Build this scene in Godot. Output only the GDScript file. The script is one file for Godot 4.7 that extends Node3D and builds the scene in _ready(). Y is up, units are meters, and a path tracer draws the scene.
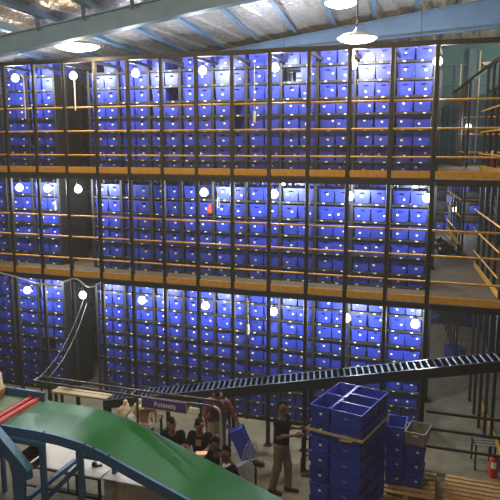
extends Node3D
# World axes follow the front of the shelving: +X runs right along it, +Z comes towards the camera, Y is up.

var M := {}
var cache := {}
var rng := RandomNumberGenerator.new()
var taken := {}
const BAY := 0.7425
const ORD := ["first", "second", "third", "fourth", "fifth", "sixth", "seventh", "eighth", "ninth", "tenth", "eleventh", "twelfth", "thirteenth"]
const SKEW := 0.1274   # the aisles behind run 7.3 degrees off the square of the front

# ------------------------------------------------------------------ small helpers
func numbered(called: String) -> String:
	var n: int = taken.get(called, 0)
	taken[called] = n + 1
	return called if n == 0 else "%s_%03d" % [called, n]

func tag(o: Node, label: String, category: String, group := "") -> void:
	o.set_meta("label", label)
	o.set_meta("category", category)
	if group != "":
		o.set_meta("group", group)

func thing(called: String, label: String, category: String, at := Vector3.ZERO, turn := 0.0, group := "") -> Node3D:
	var o := Node3D.new()
	o.name = numbered(called)
	add_child(o)
	o.position = at
	o.rotation.y = turn
	tag(o, label, category, group)
	return o

func part(parent: Node, called: String, mesh: Mesh, m: Material, at := Vector3.ZERO, turn := Vector3.ZERO) -> MeshInstance3D:
	var o := MeshInstance3D.new()
	o.name = called
	o.mesh = mesh
	o.material_override = m
	o.position = at
	o.rotation = turn
	o.cast_shadow = GeometryInstance3D.SHADOW_CASTING_SETTING_ON
	parent.add_child(o, true)
	return o

func lone(called: String, mesh: Mesh, m: Material, at: Vector3, turn: Vector3, label: String, category: String, group := "") -> MeshInstance3D:
	var o := part(self, numbered(called), mesh, m, at, turn)
	tag(o, label, category, group)
	return o

func st_new() -> SurfaceTool:
	var st := SurfaceTool.new()
	st.begin(Mesh.PRIMITIVE_TRIANGLES)
	return st

func tri(st: SurfaceTool, a: Vector3, b: Vector3, c: Vector3, out: Vector3) -> void:
	var n := (b - a).cross(c - a)
	if n.length_squared() < 1e-16:
		return
	if n.dot(out) > 0.0:
		var t := b
		b = c
		c = t
	else:
		n = -n
	n = n.normalized()
	for v in [a, b, c]:
		st.set_normal(n)
		st.add_vertex(v)

func quad(st: SurfaceTool, a: Vector3, b: Vector3, c: Vector3, d: Vector3, out: Vector3) -> void:
	tri(st, a, b, c, out)
	tri(st, a, c, d, out)

# a box with chamfered edges
func add_box(st: SurfaceTool, size: Vector3, xf := Transform3D(), ch := 0.0) -> void:
	var h := size * 0.5
	if ch <= 0.0:
		for ax in 3:
			for s in [-1.0, 1.0]:
				var n := Vector3.ZERO
				n[ax] = s
				var u := Vector3.ZERO
				u[(ax + 1) % 3] = h[(ax + 1) % 3]
				var v := Vector3.ZERO
				v[(ax + 2) % 3] = h[(ax + 2) % 3]
				var c := n * h[ax]
				quad(st, xf * (c - u - v), xf * (c + u - v), xf * (c + u + v), xf * (c - u + v), xf.basis * n)
		return
	var k := h - Vector3(ch, ch, ch)
	for ax in 3:
		var b := (ax + 1) % 3
		var d := (ax + 2) % 3
		for s in [-1.0, 1.0]:
			var n := Vector3.ZERO
			n[ax] = s
			var u := Vector3.ZERO
			u[b] = k[b]
			var v := Vector3.ZERO
			v[d] = k[d]
			var c := n * h[ax]
			quad(st, xf * (c - u - v), xf * (c + u - v), xf * (c + u + v), xf * (c - u + v), xf.basis * n)
		for s in [-1.0, 1.0]:
			for t in [-1.0, 1.0]:
				var e := Vector3.ZERO
				e[ax] = k[ax]
				var p := Vector3.ZERO
				p[b] = s * h[b]
				p[d] = t * k[d]
				var q := Vector3.ZERO
				q[b] = s * k[b]
				q[d] = t * h[d]
				var n2 := Vector3.ZERO
				n2[b] = s
				n2[d] = t
				quad(st, xf * (p - e), xf * (p + e), xf * (q + e), xf * (q - e), xf.basis * n2)
	for sx in [-1.0, 1.0]:
		for sy in [-1.0, 1.0]:
			for sz in [-1.0, 1.0]:
				tri(st, xf * Vector3(sx * h.x, sy * k.y, sz * k.z), xf * Vector3(sx * k.x, sy * h.y, sz * k.z), xf * Vector3(sx * k.x, sy * k.y, sz * h.z), xf.basis * Vector3(sx, sy, sz))

func at(p: Vector3, r := Vector3.ZERO) -> Transform3D:
	return Transform3D(Basis.from_euler(r), p)

func box_mesh(size: Vector3, ch := 0.0) -> Mesh:
	var key := "b%.3f,%.3f,%.3f,%.3f" % [size.x, size.y, size.z, ch]
	if not cache.has(key):
		var st := st_new()
		add_box(st, size, Transform3D(), ch)
		cache[key] = st.commit()
	return cache[key]

# a smooth tube through points
func add_tube(st: SurfaceTool, pts: Array, r: float, n := 8, r2 := -1.0) -> void:
	var rings := []
	var up := Vector3(0.31, 0.9, 0.27).normalized()
	for i in pts.size():
		var p: Vector3 = pts[i]
		var d: Vector3
		if i == 0:
			d = pts[1] - p
		elif i == pts.size() - 1:
			d = p - pts[i - 1]
		else:
			d = (pts[i + 1] - p).normalized() + (p - pts[i - 1]).normalized()
		d = d.normalized()
		var a := d.cross(up)
		if a.length() < 0.1:
			a = d.cross(Vector3.RIGHT)
		a = a.normalized()
		var b := d.cross(a)
		var rr := r if r2 < 0.0 else lerpf(r, r2, float(i) / (pts.size() - 1))
		var ring := []
		for k in n:
			var t := TAU * k / n
			var nn := a * cos(t) + b * sin(t)
			ring.append([p + nn * rr, nn])
		rings.append(ring)
	for i in rings.size() - 1:
		for k in n:
			var a = rings[i][k]
			var b = rings[i][(k + 1) % n]
			var c = rings[i + 1][(k + 1) % n]
			var d = rings[i + 1][k]
			smooth_quad(st, a, b, c, d)
	for e in [0, rings.size() - 1]:
		var out: Vector3 = (pts[0] - pts[1]) if e == 0 else (pts[-1] - pts[-2])
		for k in n:
			tri(st, pts[e], rings[e][k][0], rings[e][(k + 1) % n][0], out)

func smooth_quad(st: SurfaceTool, a, b, c, d) -> void:
	smooth_tri(st, a, b, c)
	smooth_tri(st, a, c, d)

func smooth_tri(st: SurfaceTool, a, b, c) -> void:
	var pa: Vector3 = a[0]
	var pb: Vector3 = b[0]
	var pc: Vector3 = c[0]
	var nn := (pb - pa).cross(pc - pa)
	var na: Vector3 = a[1]
	var nb: Vector3 = b[1]
	var nc: Vector3 = c[1]
	var list = [a, b, c] if nn.dot(na + nb + nc) < 0.0 else [a, c, b]
	for v in list:
		st.set_normal(v[1])
		st.add_vertex(v[0])

func tube_mesh(pts: Array, r: float, n := 8, r2 := -1.0) -> Mesh:
	var st := st_new()
	add_tube(st, pts, r, n, r2)
	return st.commit()

# profile of Vector2(radius, height) spun about Y
func add_lathe(st: SurfaceTool, prof: Array, n := 16, xf := Transform3D()) -> void:
	for i in prof.size() - 1:
		var p: Vector2 = prof[i]
		var q: Vector2 = prof[i + 1]
		var sl := Vector2(q.y - p.y, p.x - q.x).normalized()
		for k in n:
			var t0 := TAU * k / n
			var t1 := TAU * (k + 1) / n
			var e := []
			for g in [[p, t0], [p, t1], [q, t1], [q, t0]]:
				var v: Vector2 = g[0]
				var t: float = g[1]
				e.append([xf * Vector3(cos(t) * v.x, v.y, sin(t) * v.x), (xf.basis * Vector3(cos(t) * sl.x, sl.y, sin(t) * sl.x)).normalized()])
			smooth_quad(st, e[0], e[1], e[2], e[3])

func lathe_mesh(prof: Array, n := 16) -> Mesh:
	var st := st_new()
	add_lathe(st, prof, n)
	return st.commit()

# outline in XY pushed out along Z
func add_prism(st: SurfaceTool, poly: PackedVector2Array, z0: float, z1: float, xf := Transform3D()) -> void:
	var idx := Geometry2D.triangulate_polygon(poly)
	for i in range(0, idx.size(), 3):
		for z in [z0, z1]:
			var v := []
			for k in 3:
				v.append(xf * Vector3(poly[idx[i + k]].x, poly[idx[i + k]].y, z))
			tri(st, v[0], v[1], v[2], xf.basis * Vector3(0, 0, -1.0 if z == minf(z0, z1) else 1.0))
	var ccw := not Geometry2D.is_polygon_clockwise(poly)
	for i in poly.size():
		var a := poly[i]
		var b := poly[(i + 1) % poly.size()]
		var o := Vector2(b.y - a.y, a.x - b.x) * (1.0 if ccw else -1.0)
		quad(st, xf * Vector3(a.x, a.y, z0), xf * Vector3(b.x, b.y, z0), xf * Vector3(b.x, b.y, z1), xf * Vector3(a.x, a.y, z1), xf.basis * Vector3(o.x, o.y, 0))

func prism_mesh(poly: PackedVector2Array, z0: float, z1: float) -> Mesh:
	var st := st_new()
	add_prism(st, poly, z0, z1)
	return st.commit()

# ------------------------------------------------------------------ materials
func mat(c: Color, rough := 0.7, metal := 0.0) -> StandardMaterial3D:
	var m := StandardMaterial3D.new()
	m.albedo_color = c
	m.roughness = rough
	m.metallic = metal
	return m

func noisy(a: Color, b: Color, rough: float, scale: float, freq := 0.02, metal := 0.0, oct := 5, sd := 3, size := 512) -> StandardMaterial3D:
	var m := mat(Color.WHITE, rough, metal)
	var n := FastNoiseLite.new()
	n.seed = sd
	n.frequency = freq
	n.fractal_octaves = oct
	var t := NoiseTexture2D.new()
	t.width = size
	t.height = size
	t.seamless = true
	t.noise = n
	var g := Gradient.new()
	g.set_color(0, a)
	g.set_color(1, b)
	t.color_ramp = g
	m.albedo_texture = t
	m.uv1_triplanar = true
	m.uv1_world_triplanar = true
	m.uv1_scale = Vector3(scale, scale, scale)
	return m

func bumpy(m: StandardMaterial3D, freq: float, strength: float, sd := 9) -> void:
	var n := FastNoiseLite.new()
	n.seed = sd
	n.frequency = freq
	var t := NoiseTexture2D.new()
	t.width = 512
	t.height = 512
	t.seamless = true
	t.as_normal_map = true
	t.bump_strength = strength
	t.noise = n
	m.normal_enabled = true
	m.normal_texture = t
	m.normal_scale = 1.0

func glow(c: Color, e: float) -> StandardMaterial3D:
	var m := mat(c, 0.5)
	m.emission_enabled = true
	m.emission = c
	m.emission_energy_multiplier = e
	return m

func materials() -> void:
	M.concrete = noisy(Color(0.365, 0.33, 0.255), Color(0.48, 0.44, 0.35), 0.75, 0.35, 0.012, 0.0, 6)
	M.foil = noisy(Color(0.76, 0.73, 0.71), Color(0.92, 0.89, 0.87), 0.33, 0.5, 0.02, 0.5)
	bumpy(M.foil, 0.02, 14.0)
	M.teal = noisy(Color(0.32, 0.44, 0.57), Color(0.39, 0.51, 0.63), 0.55, 0.4, 0.01)
	M.wall = noisy(Color(0.25, 0.45, 0.54), Color(0.31, 0.51, 0.60), 0.8, 0.2, 0.01)
	M.steel = noisy(Color(0.085, 0.08, 0.085), Color(0.13, 0.12, 0.12), 0.5, 1.0, 0.02, 0.2)
	M.shelf = noisy(Color(0.10, 0.10, 0.115), Color(0.15, 0.145, 0.15), 0.5, 1.3, 0.02, 0.2)
	M.yellow = noisy(Color(0.72, 0.51, 0.12), Color(0.83, 0.61, 0.19), 0.5, 1.1, 0.015)
	M.deck = noisy(Color(0.27, 0.22, 0.16), Color(0.39, 0.32, 0.235), 0.75, 0.8, 0.02)
	M.blue = []
	for c in [Color(0.155, 0.21, 0.60), Color(0.165, 0.225, 0.635), Color(0.14, 0.19, 0.55), Color(0.175, 0.235, 0.61)]:
		var m := mat(c, 0.42)
		M.blue.append(m)
	M.blue_stuff = mat(Color.WHITE, 0.42)
	M.blue_stuff.vertex_color_use_as_albedo = true
	M.card = mat(Color(0.88, 0.87, 0.80), 0.6)
	M.card_yellow = mat(Color(0.86, 0.80, 0.45), 0.6)
	M.white = mat(Color(0.86, 0.86, 0.84), 0.45)
	M.wire = mat(Color(0.50, 0.48, 0.45), 0.6)
	M.cable = mat(Color(0.80, 0.78, 0.74), 0.5)
	M.belt = noisy(Color(0.05, 0.32, 0.09), Color(0.075, 0.37, 0.115), 0.30, 0.9, 0.03)
	M.belt.metallic_specular = 0.28
	M.belt_grey = noisy(Color(0.34, 0.40, 0.29), Color(0.40, 0.46, 0.34), 0.5, 0.9, 0.03)
	M.frame_blue = noisy(Color(0.13, 0.30, 0.46), Color(0.17, 0.36, 0.52), 0.45, 1.2, 0.02)
	M.frame_light = noisy(Color(0.24, 0.42, 0.55), Color(0.29, 0.47, 0.60), 0.45, 1.2, 0.02)
	M.red = mat(Color(0.72, 0.16, 0.11), 0.4)
	M.black = mat(Color(0.035, 0.035, 0.04), 0.5)
	M.rubber = mat(Color(0.05, 0.05, 0.055), 0.6)
	M.roller = mat(Color(0.22, 0.29, 0.39), 0.45, 0.3)
	M.wood = noisy(Color(0.62, 0.48, 0.30), Color(0.78, 0.63, 0.42), 0.75, 1.6, 0.02)
	M.plank = noisy(Color(0.62, 0.54, 0.42), Color(0.74, 0.66, 0.52), 0.7, 1.6, 0.02)
	M.table = noisy(Color(0.80, 0.75, 0.68), Color(0.88, 0.83, 0.76), 0.5, 0.8, 0.02)
	M.panel = noisy(Color(0.60, 0.54, 0.47), Color(0.68, 0.62, 0.54), 0.6, 0.8, 0.02)
	M.purple = mat(Color(0.31, 0.19, 0.52), 0.45)
	M.strap = mat(Color(0.66, 0.58, 0.46), 0.6)
	M.grey_tote = noisy(Color(0.45, 0.43, 0.39), Color(0.54, 0.52, 0.47), 0.5, 1.4, 0.02)
	M.pipe = mat(Color(0.20, 0.165, 0.13), 0.45, 0.3)
	M.chrome = mat(Color(0.72, 0.72, 0.70), 0.3, 0.7)
	M.sack = noisy(Color(0.70, 0.62, 0.48), Color(0.82, 0.75, 0.62), 0.85, 2.0, 0.03)
	M.carton = noisy(Color(0.55, 0.38, 0.22), Color(0.64, 0.46, 0.28), 0.8, 1.5, 0.03)
	M.orange = mat(Color(0.85, 0.38, 0.14), 0.6)
	M.skin = mat(Color(0.40, 0.255, 0.175), 0.6)
	M.skin.subsurf_scatter_enabled = true
	M.skin.subsurf_scatter_strength = 0.1
	M.hair = mat(Color(0.03, 0.025, 0.025), 0.9)
	M.hair.metallic_specular = 0.2
	M.shirt_black = noisy(Color(0.035, 0.032, 0.033), Color(0.06, 0.055, 0.056), 0.95, 3.0, 0.03)
	M.shirt_black.metallic_specular = 0.15
	M.shirt_maroon = noisy(Color(0.30, 0.085, 0.10), Color(0.37, 0.12, 0.135), 0.85, 3.0, 0.03)
	M.khaki = noisy(Color(0.40, 0.33, 0.21), Color(0.48, 0.40, 0.27), 0.85, 3.0, 0.03)
	M.beige_cloth = noisy(Color(0.58, 0.54, 0.45), Color(0.66, 0.62, 0.53), 0.85, 3.0, 0.03)
	M.bulb = glow(Color(0.93, 0.97, 1.0), 9.0)
	M.lens = glow(Color(1.0, 0.98, 0.92), 7.0)
	M.green_led = glow(Color(0.35, 1.0, 0.3), 1.6)

# ------------------------------------------------------------------ tote
func add_tote(st: SurfaceTool, w: float, h: float, d: float, xf := Transform3D()) -> void:
	# tapered open tub: outside walls, inside walls, hand slots through both short ends, rim, ribs
	var tw := w * 0.5
	var td := d * 0.5
	var bw := tw - 0.018
	var bd := td - 0.018
	var t := 0.008
	var lo := 0.0
	var pt := func(sx: float, sz: float, y: float, ins: float) -> Vector3:
		var f := y / h
		return Vector3(sx * (lerpf(bw, tw, f) - ins), y, sz * (lerpf(bd, td, f) - ins))
	var body_top := h - 0.004
	# long side walls
	for s in [-1.0, 1.0]:
		quad(st, xf * pt.call(s, -1, lo, 0.0), xf * pt.call(s, 1, lo, 0.0), xf * pt.call(s, 1, body_top, 0.0), xf * pt.call(s, -1, body_top, 0.0), xf.basis * Vector3(s, 0, 0))
		quad(st, xf * pt.call(s, -1, 0.012, t), xf * pt.call(s, 1, 0.012, t), xf * pt.call(s, 1, body_top, t), xf * pt.call(s, -1, body_top, t), xf.basis * Vector3(-s, 0, 0))
	# ends with a hand slot
	var y0 := h * 0.70
	var y1 := h * 0.80
	var hx := 0.045
	for s in [-1.0, 1.0]:
		for ins in [0.0, t]:
			var out := xf.basis * Vector3(0, 0, s if ins == 0.0 else -s)
			var b: float = 0.0 if ins == 0.0 else 0.012
			var P := func(x: float, y: float) -> Vector3:
				var f := y / h
				return xf * Vector3(x, y, s * (lerpf(bd, td, f) - ins))
			var xa := func(y: float) -> float:
				return lerpf(bw, tw, y / h) - ins
			quad(st, P.call(-xa.call(b), b), P.call(xa.call(b), b), P.call(xa.call(y0), y0), P.call(-xa.call(y0), y0), out)
			quad(st, P.call(-xa.call(y1), y1), P.call(xa.call(y1), y1), P.call(xa.call(body_top), body_top), P.call(-xa.call(body_top), body_top), out)
			for q in [-1.0, 1.0]:
				quad(st, P.call(q * hx, y0), P.call(q * xa.call(y0), y0), P.call(q * xa.call(y1), y1), P.call(q * hx, y1), out)
		# ribs beside the slot
		for q in [-1.0, 1.0]:
			add_box(st, Vector3(0.012, h * 0.82, 0.01), xf * at(Vector3(q * (tw - 0.045), h * 0.45, s * (lerpf(bd, td, 0.45) + 0.002))))
	# bottom, outside and inside
	quad(st, xf * Vector3(-bw, 0, -bd), xf * Vector3(bw, 0, -bd), xf * Vector3(bw, 0, bd), xf * Vector3(-bw, 0, bd), -xf.basis.y)
	quad(st, xf * Vector3(-bw, 0.012, -bd), xf * Vector3(bw, 0.012, -bd), xf * Vector3(bw, 0.012, bd), xf * Vector3(-bw, 0.012, bd), xf.basis.y)
	# rim
	for s in [-1.0, 1.0]:
		add_box(st, Vector3(w + 0.012, 0.022, 0.016), xf * at(Vector3(0, h - 0.011, s * (td - 0.002))))
		add_box(st, Vector3(0.016, 0.022, d - 0.018), xf * at(Vector3(s * (tw - 0.002), h - 0.011, 0)))

func tote_mesh(w: float, h: float, d: float) -> Mesh:
	var key := "t%.3f,%.3f,%.3f" % [w, h, d]
	if not cache.has(key):
		var st := st_new()
		add_tote(st, w, h, d)
		cache[key] = st.commit()
	return cache[key]

func tote(label: String, group: String, p: Vector3, turn: float, w: float, h: float, d: float, m: Material, card_spot: Vector2, ym := false) -> Node3D:
	var o := thing("storage_tote", label, "tote", p, turn, group)
	part(o, "tub", tote_mesh(w, h, d), m)
	var f := card_spot.y
	part(o, "label_card", box_mesh(Vector3(0.042, 0.034, 0.004)), M.card_yellow if ym else M.card, Vector3(card_spot.x, h * f, lerpf(d * 0.5 - 0.018, d * 0.5, f) + 0.003))
	return o

# ------------------------------------------------------------------ bodies (tapered capsules joined and meshed as surface nets)
func sdf_mesh(st: SurfaceTool, bones: Array, cell: float, k: float) -> void:
	var lo := Vector3(1e9, 1e9, 1e9)
	var hi := -lo
	for b in bones:
		for e in 2:
			var p: Vector3 = b[e]
			var r: float = b[2 + e] + cell * 2.5
			lo = lo.min(p - Vector3(r, r, r))
			hi = hi.max(p + Vector3(r, r, r))
	var dim := ((hi - lo) / cell).ceil()
	var nx := int(dim.x) + 1
	var ny := int(dim.y) + 1
	var nz := int(dim.z) + 1
	var g := PackedFloat32Array()
	g.resize(nx * ny * nz)
	g.fill(0.5)
	for b in bones:
		var a: Vector3 = b[0]
		var c: Vector3 = b[1]
		var ra: float = b[2]
		var rb: float = b[3]
		var mr := maxf(ra, rb) + k + cell * 2.0
		var l := ((a.min(c) - Vector3(mr, mr, mr) - lo) / cell).floor().max(Vector3.ZERO)
		var u := ((a.max(c) + Vector3(mr, mr, mr) - lo) / cell).ceil()
		var ac := c - a
		var len2 := maxf(ac.length_squared(), 1e-9)
		for z in range(int(l.z), mini(int(u.z) + 1, nz)):
			for y in range(int(l.y), mini(int(u.y) + 1, ny)):
				var row := (z * ny + y) * nx
				for x in range(int(l.x), mini(int(u.x) + 1, nx)):
					var p := lo + Vector3(x, y, z) * cell
					var t := clampf((p - a).dot(ac) / len2, 0.0, 1.0)
					var d := p.distance_to(a + ac * t) - lerpf(ra, rb, t)
					var v := g[row + x]
					var h := maxf(k - absf(v - d), 0.0) / k
					g[row + x] = minf(v, d) - h * h * k * 0.25
	var vid := {}
	var pos := []
	var nor := []
	var sx := 1
	var sy := nx
	var sz := nx * ny
	for z in nz - 1:
		for y in ny - 1:
			for x in nx - 1:
				var i := (z * ny + y) * nx + x
				var v := [g[i], g[i + 1], g[i + sy], g[i + sy + 1], g[i + sz], g[i + sz + 1], g[i + sz + sy], g[i + sz + sy + 1]]
				var neg := 0
				for q in 8:
					if v[q] < 0.0:
						neg += 1
				if neg == 0 or neg == 8:
					continue
				var acc := Vector3.ZERO
				var cnt := 0
				for e in [[0, 1], [2, 3], [4, 5], [6, 7], [0, 2], [1, 3], [4, 6], [5, 7], [0, 4], [1, 5], [2, 6], [3, 7]]:
					var va: float = v[e[0]]
					var vb: float = v[e[1]]
					if (va < 0.0) != (vb < 0.0):
						var t := va / (va - vb)
						var pa := Vector3(e[0] & 1, (e[0] >> 1) & 1, e[0] >> 2)
						var pb := Vector3(e[1] & 1, (e[1] >> 1) & 1, e[1] >> 2)
						acc += pa.lerp(pb, t)
						cnt += 1
				vid[i] = pos.size()
				pos.append(lo + (Vector3(x, y, z) + acc / cnt) * cell)
				nor.append(Vector3(v[1] + v[3] + v[5] + v[7] - v[0] - v[2] - v[4] - v[6], v[2] + v[3] + v[6] + v[7] - v[0] - v[1] - v[4] - v[5], v[4] + v[5] + v[6] + v[7] - v[0] - v[1] - v[2] - v[3]).normalized())
	for i in vid:
		var x: int = i % nx
		var y: int = (i / nx) % ny
		var z: int = i / (nx * ny)
		for ax in 3:
			var s: int = [sx, sy, sz][ax]
			if (g[i] < 0.0) == (g[i + s] < 0.0):
				continue
			var s1: int = [sy, sz, sx][ax]
			var s2: int = [sz, sx, sy][ax]
			var c1: int = [y, z, x][ax]
			var c2: int = [z, x, y][ax]
			if c1 == 0 or c2 == 0:
				continue
			var e := []
			for j in [i, i - s1, i - s1 - s2, i - s2]:
				if vid.has(j):
					var n: int = vid[j]
					e.append([pos[n], nor[n]])
			if e.size() == 4:
				smooth_quad(st, e[0], e[1], e[2], e[3])

func bones_mesh(bones: Array, cell: float, k := 0.05) -> Mesh:
	var st := st_new()
	sdf_mesh(st, bones, cell, k)
	return st.commit()

func hand_bones(wrist: Vector3, dir: Vector3, palm_n: Vector3, side: float, curl: float) -> Array:
	# dir: along the fingers, palm_n: out of the palm
	var across := dir.cross(palm_n).normalized() * side
	var list := []
	var knuckle := wrist + dir * 0.085
	list.append([wrist, wrist + dir * 0.04, 0.024, 0.026])
	for i in 4:
		var off := (float(i) - 1.5) * 0.021
		var base := knuckle + across * off
		list.append([wrist + dir * 0.02 + across * off * 0.6, base, 0.017, 0.012])
		var ln: float = [0.036, 0.042, 0.039, 0.030][i]
		var d1 := dir.rotated(across, curl * side * 0.6)
		var d2 := dir.rotated(across, curl * side * 1.5)
		list.append([base, base + d1 * ln, 0.0105, 0.0095])
		list.append([base + d1 * ln, base + d1 * ln + d2 * ln * 1.1, 0.0095, 0.008])
	var tb := wrist + dir * 0.025 - across * 0.026
	var td := (dir * 0.75 - across * 0.55 + palm_n * 0.25).normalized()
	list.append([tb, tb + td * 0.042, 0.013, 0.011])
	list.append([tb + td * 0.042, tb + td * 0.042 + (td + dir).normalized() * 0.032, 0.011, 0.009])
	return list

# J: joints in the person's own frame (facing +Z): pelvis, chest, neck, head, look, and [left, right] pairs sh, el, wr, hip, knee, ank, toe, hdir, palm, curl
func person(label: String, p: Vector3, turn: float, J: Dictionary, shirt: Material, trousers: Material, shirt_long := 0.0) -> Node3D:
	var o := thing("person", label, "person", p, turn)
	var st := st_new()
	var body := []
	var pel: Vector3 = J.pelvis
	var che: Vector3 = J.chest
	var nck: Vector3 = J.neck
	var hd: Vector3 = J.head
	var look: Vector3 = J.look.normalized()
	var mid := pel.lerp(che, 0.5)
	var torso := []
	for s in 2:
		var q := 1.0 if s == 0 else -1.0
		var lat: Vector3 = (J.sh[0] - J.sh[1]).normalized() * q
		torso.append([pel + lat * 0.050, mid + lat * 0.045, 0.108, 0.096])
		torso.append([mid + lat * 0.045, che - Vector3(0, 0.04, 0) + lat * 0.06, 0.096, 0.102])
		torso.append([che - Vector3(0, 0.03, 0), J.sh[s], 0.085, 0.047])
	var arms_up := []
	var arms_low := []
	var legs := []
	for s in 2:
		arms_up.append([J.sh[s], J.el[s], 0.047, 0.040])
		arms_low.append([J.el[s], J.wr[s], 0.040, 0.026])
		legs.append([J.hip[s], J.knee[s], 0.088, 0.056])
		legs.append([J.knee[s], J.ank[s], 0.056, 0.040])
	body.append_array(torso)
	body.append_array(arms_up)
	body.append_array(arms_low)
	body.append_array(legs)
	body.append([che.lerp(nck, 0.6), hd - look * 0.02 - Vector3(0, 0.06, 0), 0.056, 0.050])
	sdf_mesh(st, body, 0.018, 0.05)
	# head with face
	var up := (hd - nck).normalized()
	up = (up - look * up.dot(look)).normalized()
	var rt := up.cross(look).normalized()
	var head := [
		[hd + up * 0.03 - look * 0.02, hd + up * 0.035 + look * 0.012, 0.083, 0.080],
		[hd - up * 0.02 + look * 0.02, hd - up * 0.075 + look * 0.045, 0.068, 0.040],
		[hd - up * 0.10 - look * 0.02, hd - up * 0.02 - look * 0.01, 0.050, 0.065]]
	for q in [-1.0, 1.0]:
		head.append([hd + rt * q * 0.080 - look * 0.005 + up * 0.012, hd + rt * q * 0.084 - look * 0.012 - up * 0.022, 0.016, 0.012])
		head.append([hd + rt * q * 0.012 + look * 0.082 + up * 0.028, hd + rt * q * 0.045 + look * 0.070 + up * 0.026, 0.013, 0.011])
	sdf_mesh(st, head, 0.009, 0.02)
	var face := [
		[hd + look * 0.080 + up * 0.012, hd + look * 0.103 - up * 0.022, 0.010, 0.014],
		[hd + look * 0.075 - up * 0.052 - rt * 0.018, hd + look * 0.075 - up * 0.052 + rt * 0.018, 0.012, 0.012]]
	sdf_mesh(st, face, 0.006, 0.01)
	for s in 2:
		var hb := hand_bones(J.wr[s], J.hdir[s].normalized(), J.palm[s].normalized(), 1.0 if s == 0 else -1.0, J.curl)
		sdf_mesh(st, hb, 0.006, 0.008)
	part(o, "body", st.commit(), M.skin)
	# eyes
	for q in [-1.0, 1.0]:
		var s2 := SphereMesh.new()
		s2.radius = 0.011
		s2.height = 0.022
		s2.radial_segments = 8
		s2.rings = 4
		part(o, "eye", s2, M.black, hd + rt * q * 0.030 + look * 0.080 + up * 0.010)
	# hair
	var hair := [
		[hd + up * 0.060 - look * 0.032, hd + up * 0.086 + look * 0.030, 0.074, 0.050],
		[hd + up * 0.02 - look * 0.050, hd - up * 0.045 - look * 0.045, 0.072, 0.050]]
	part(o, "hair", bones_mesh(hair, 0.010, 0.03), M.hair)
	# shirt: torso and upper sleeves, a little proud of the body
	var g := 0.012
	var sh := []
	for b in torso:
		sh.append([b[0], b[1], b[2] + g, b[3] + g])
	for s in 2:
		var e: Vector3 = J.sh[s].lerp(J.el[s], 0.72)
		sh.append([J.sh[s], e, 0.048 + g, 0.050 + g])
		if shirt_long > 0.0:
			sh.append([J.hip[s], J.hip[s].lerp(J.knee[s], shirt_long), 0.105 + g, 0.085 + g])
	part(o, "shirt", bones_mesh(sh, 0.016, 0.05), shirt)
	var tr := []
	tr.append([pel + (J.hip[0] - pel) * 0.5, pel + (J.hip[1] - pel) * 0.5, 0.118, 0.118])
	for s in 2:
		tr.append([J.hip[s], J.knee[s], 0.100, 0.074])
		tr.append([J.knee[s], J.ank[s] + (J.knee[s] - J.ank[s]).normalized() * 0.02, 0.074, 0.062])
	part(o, "trousers", bones_mesh(tr, 0.016, 0.04), trousers)
	for s in 2:
		var a: Vector3 = J.ank[s]
		var d: Vector3 = J.toe[s].normalized()
		var toe := Vector3(a.x, 0.0, a.z) + d * 0.17
		var y: float = a.y - 0.085
		part(o, "shoe", bones_mesh([[Vector3(a.x, y + 0.042, a.z) - d * 0.045, Vector3(toe.x, y + 0.034, toe.z), 0.040, 0.032], [a, Vector3(a.x, y + 0.045, a.z), 0.044, 0.042]], 0.012, 0.03), M.rubber)
	return o

# ------------------------------------------------------------------ the scene
func _ready() -> void:
	rng.seed = 77
	# camera
	var cam := Camera3D.new()
	cam.name = "camera"
	add_child(cam)
	cam.position = Vector3(3.575, 6.0, 11.63)
	cam.rotation_degrees = Vector3(-9.317, 18.9, 0)
	cam.fov = 42.67
	cam.near = 0.05
	cam.far = 200.0
	cam.current = true
	# air and exposure
	var we := WorldEnvironment.new()
	we.name = "environment"
	var env := Environment.new()
	env.background_mode = Environment.BG_COLOR
	env.background_color = Color(0.02, 0.02, 0.022)
	env.tonemap_mode = Environment.TONE_MAPPER_LINEAR
	env.tonemap_exposure = 0.8
	env.volumetric_fog_enabled = true       # dusty air of the hall
	env.volumetric_fog_density = 0.0028
	env.volumetric_fog_albedo = Color(1.0, 0.97, 0.93)
	env.sdfgi_enabled = true
	env.ssao_enabled = true
	env.ssil_enabled = true
	we.environment = env
	add_child(we)
	materials()
	setting()
	mezzanine()
	racks()
	right_block()
	lamps()
	conveyor()
	belt_conveyor()
	station()
	people()
	stacks()
	right_ground()
	details()

func structure(called: String) -> Node3D:
	var o := Node3D.new()
	o.name = called
	add_child(o)
	o.set_meta("kind", "structure")
	return o

func roof_y(u: float) -> float:
	return 8.68 + 0.13 * u

const X0 := -13.0
const X1 := 12.0
const Z0 := -11.4
const Z1 := 16.0

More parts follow.
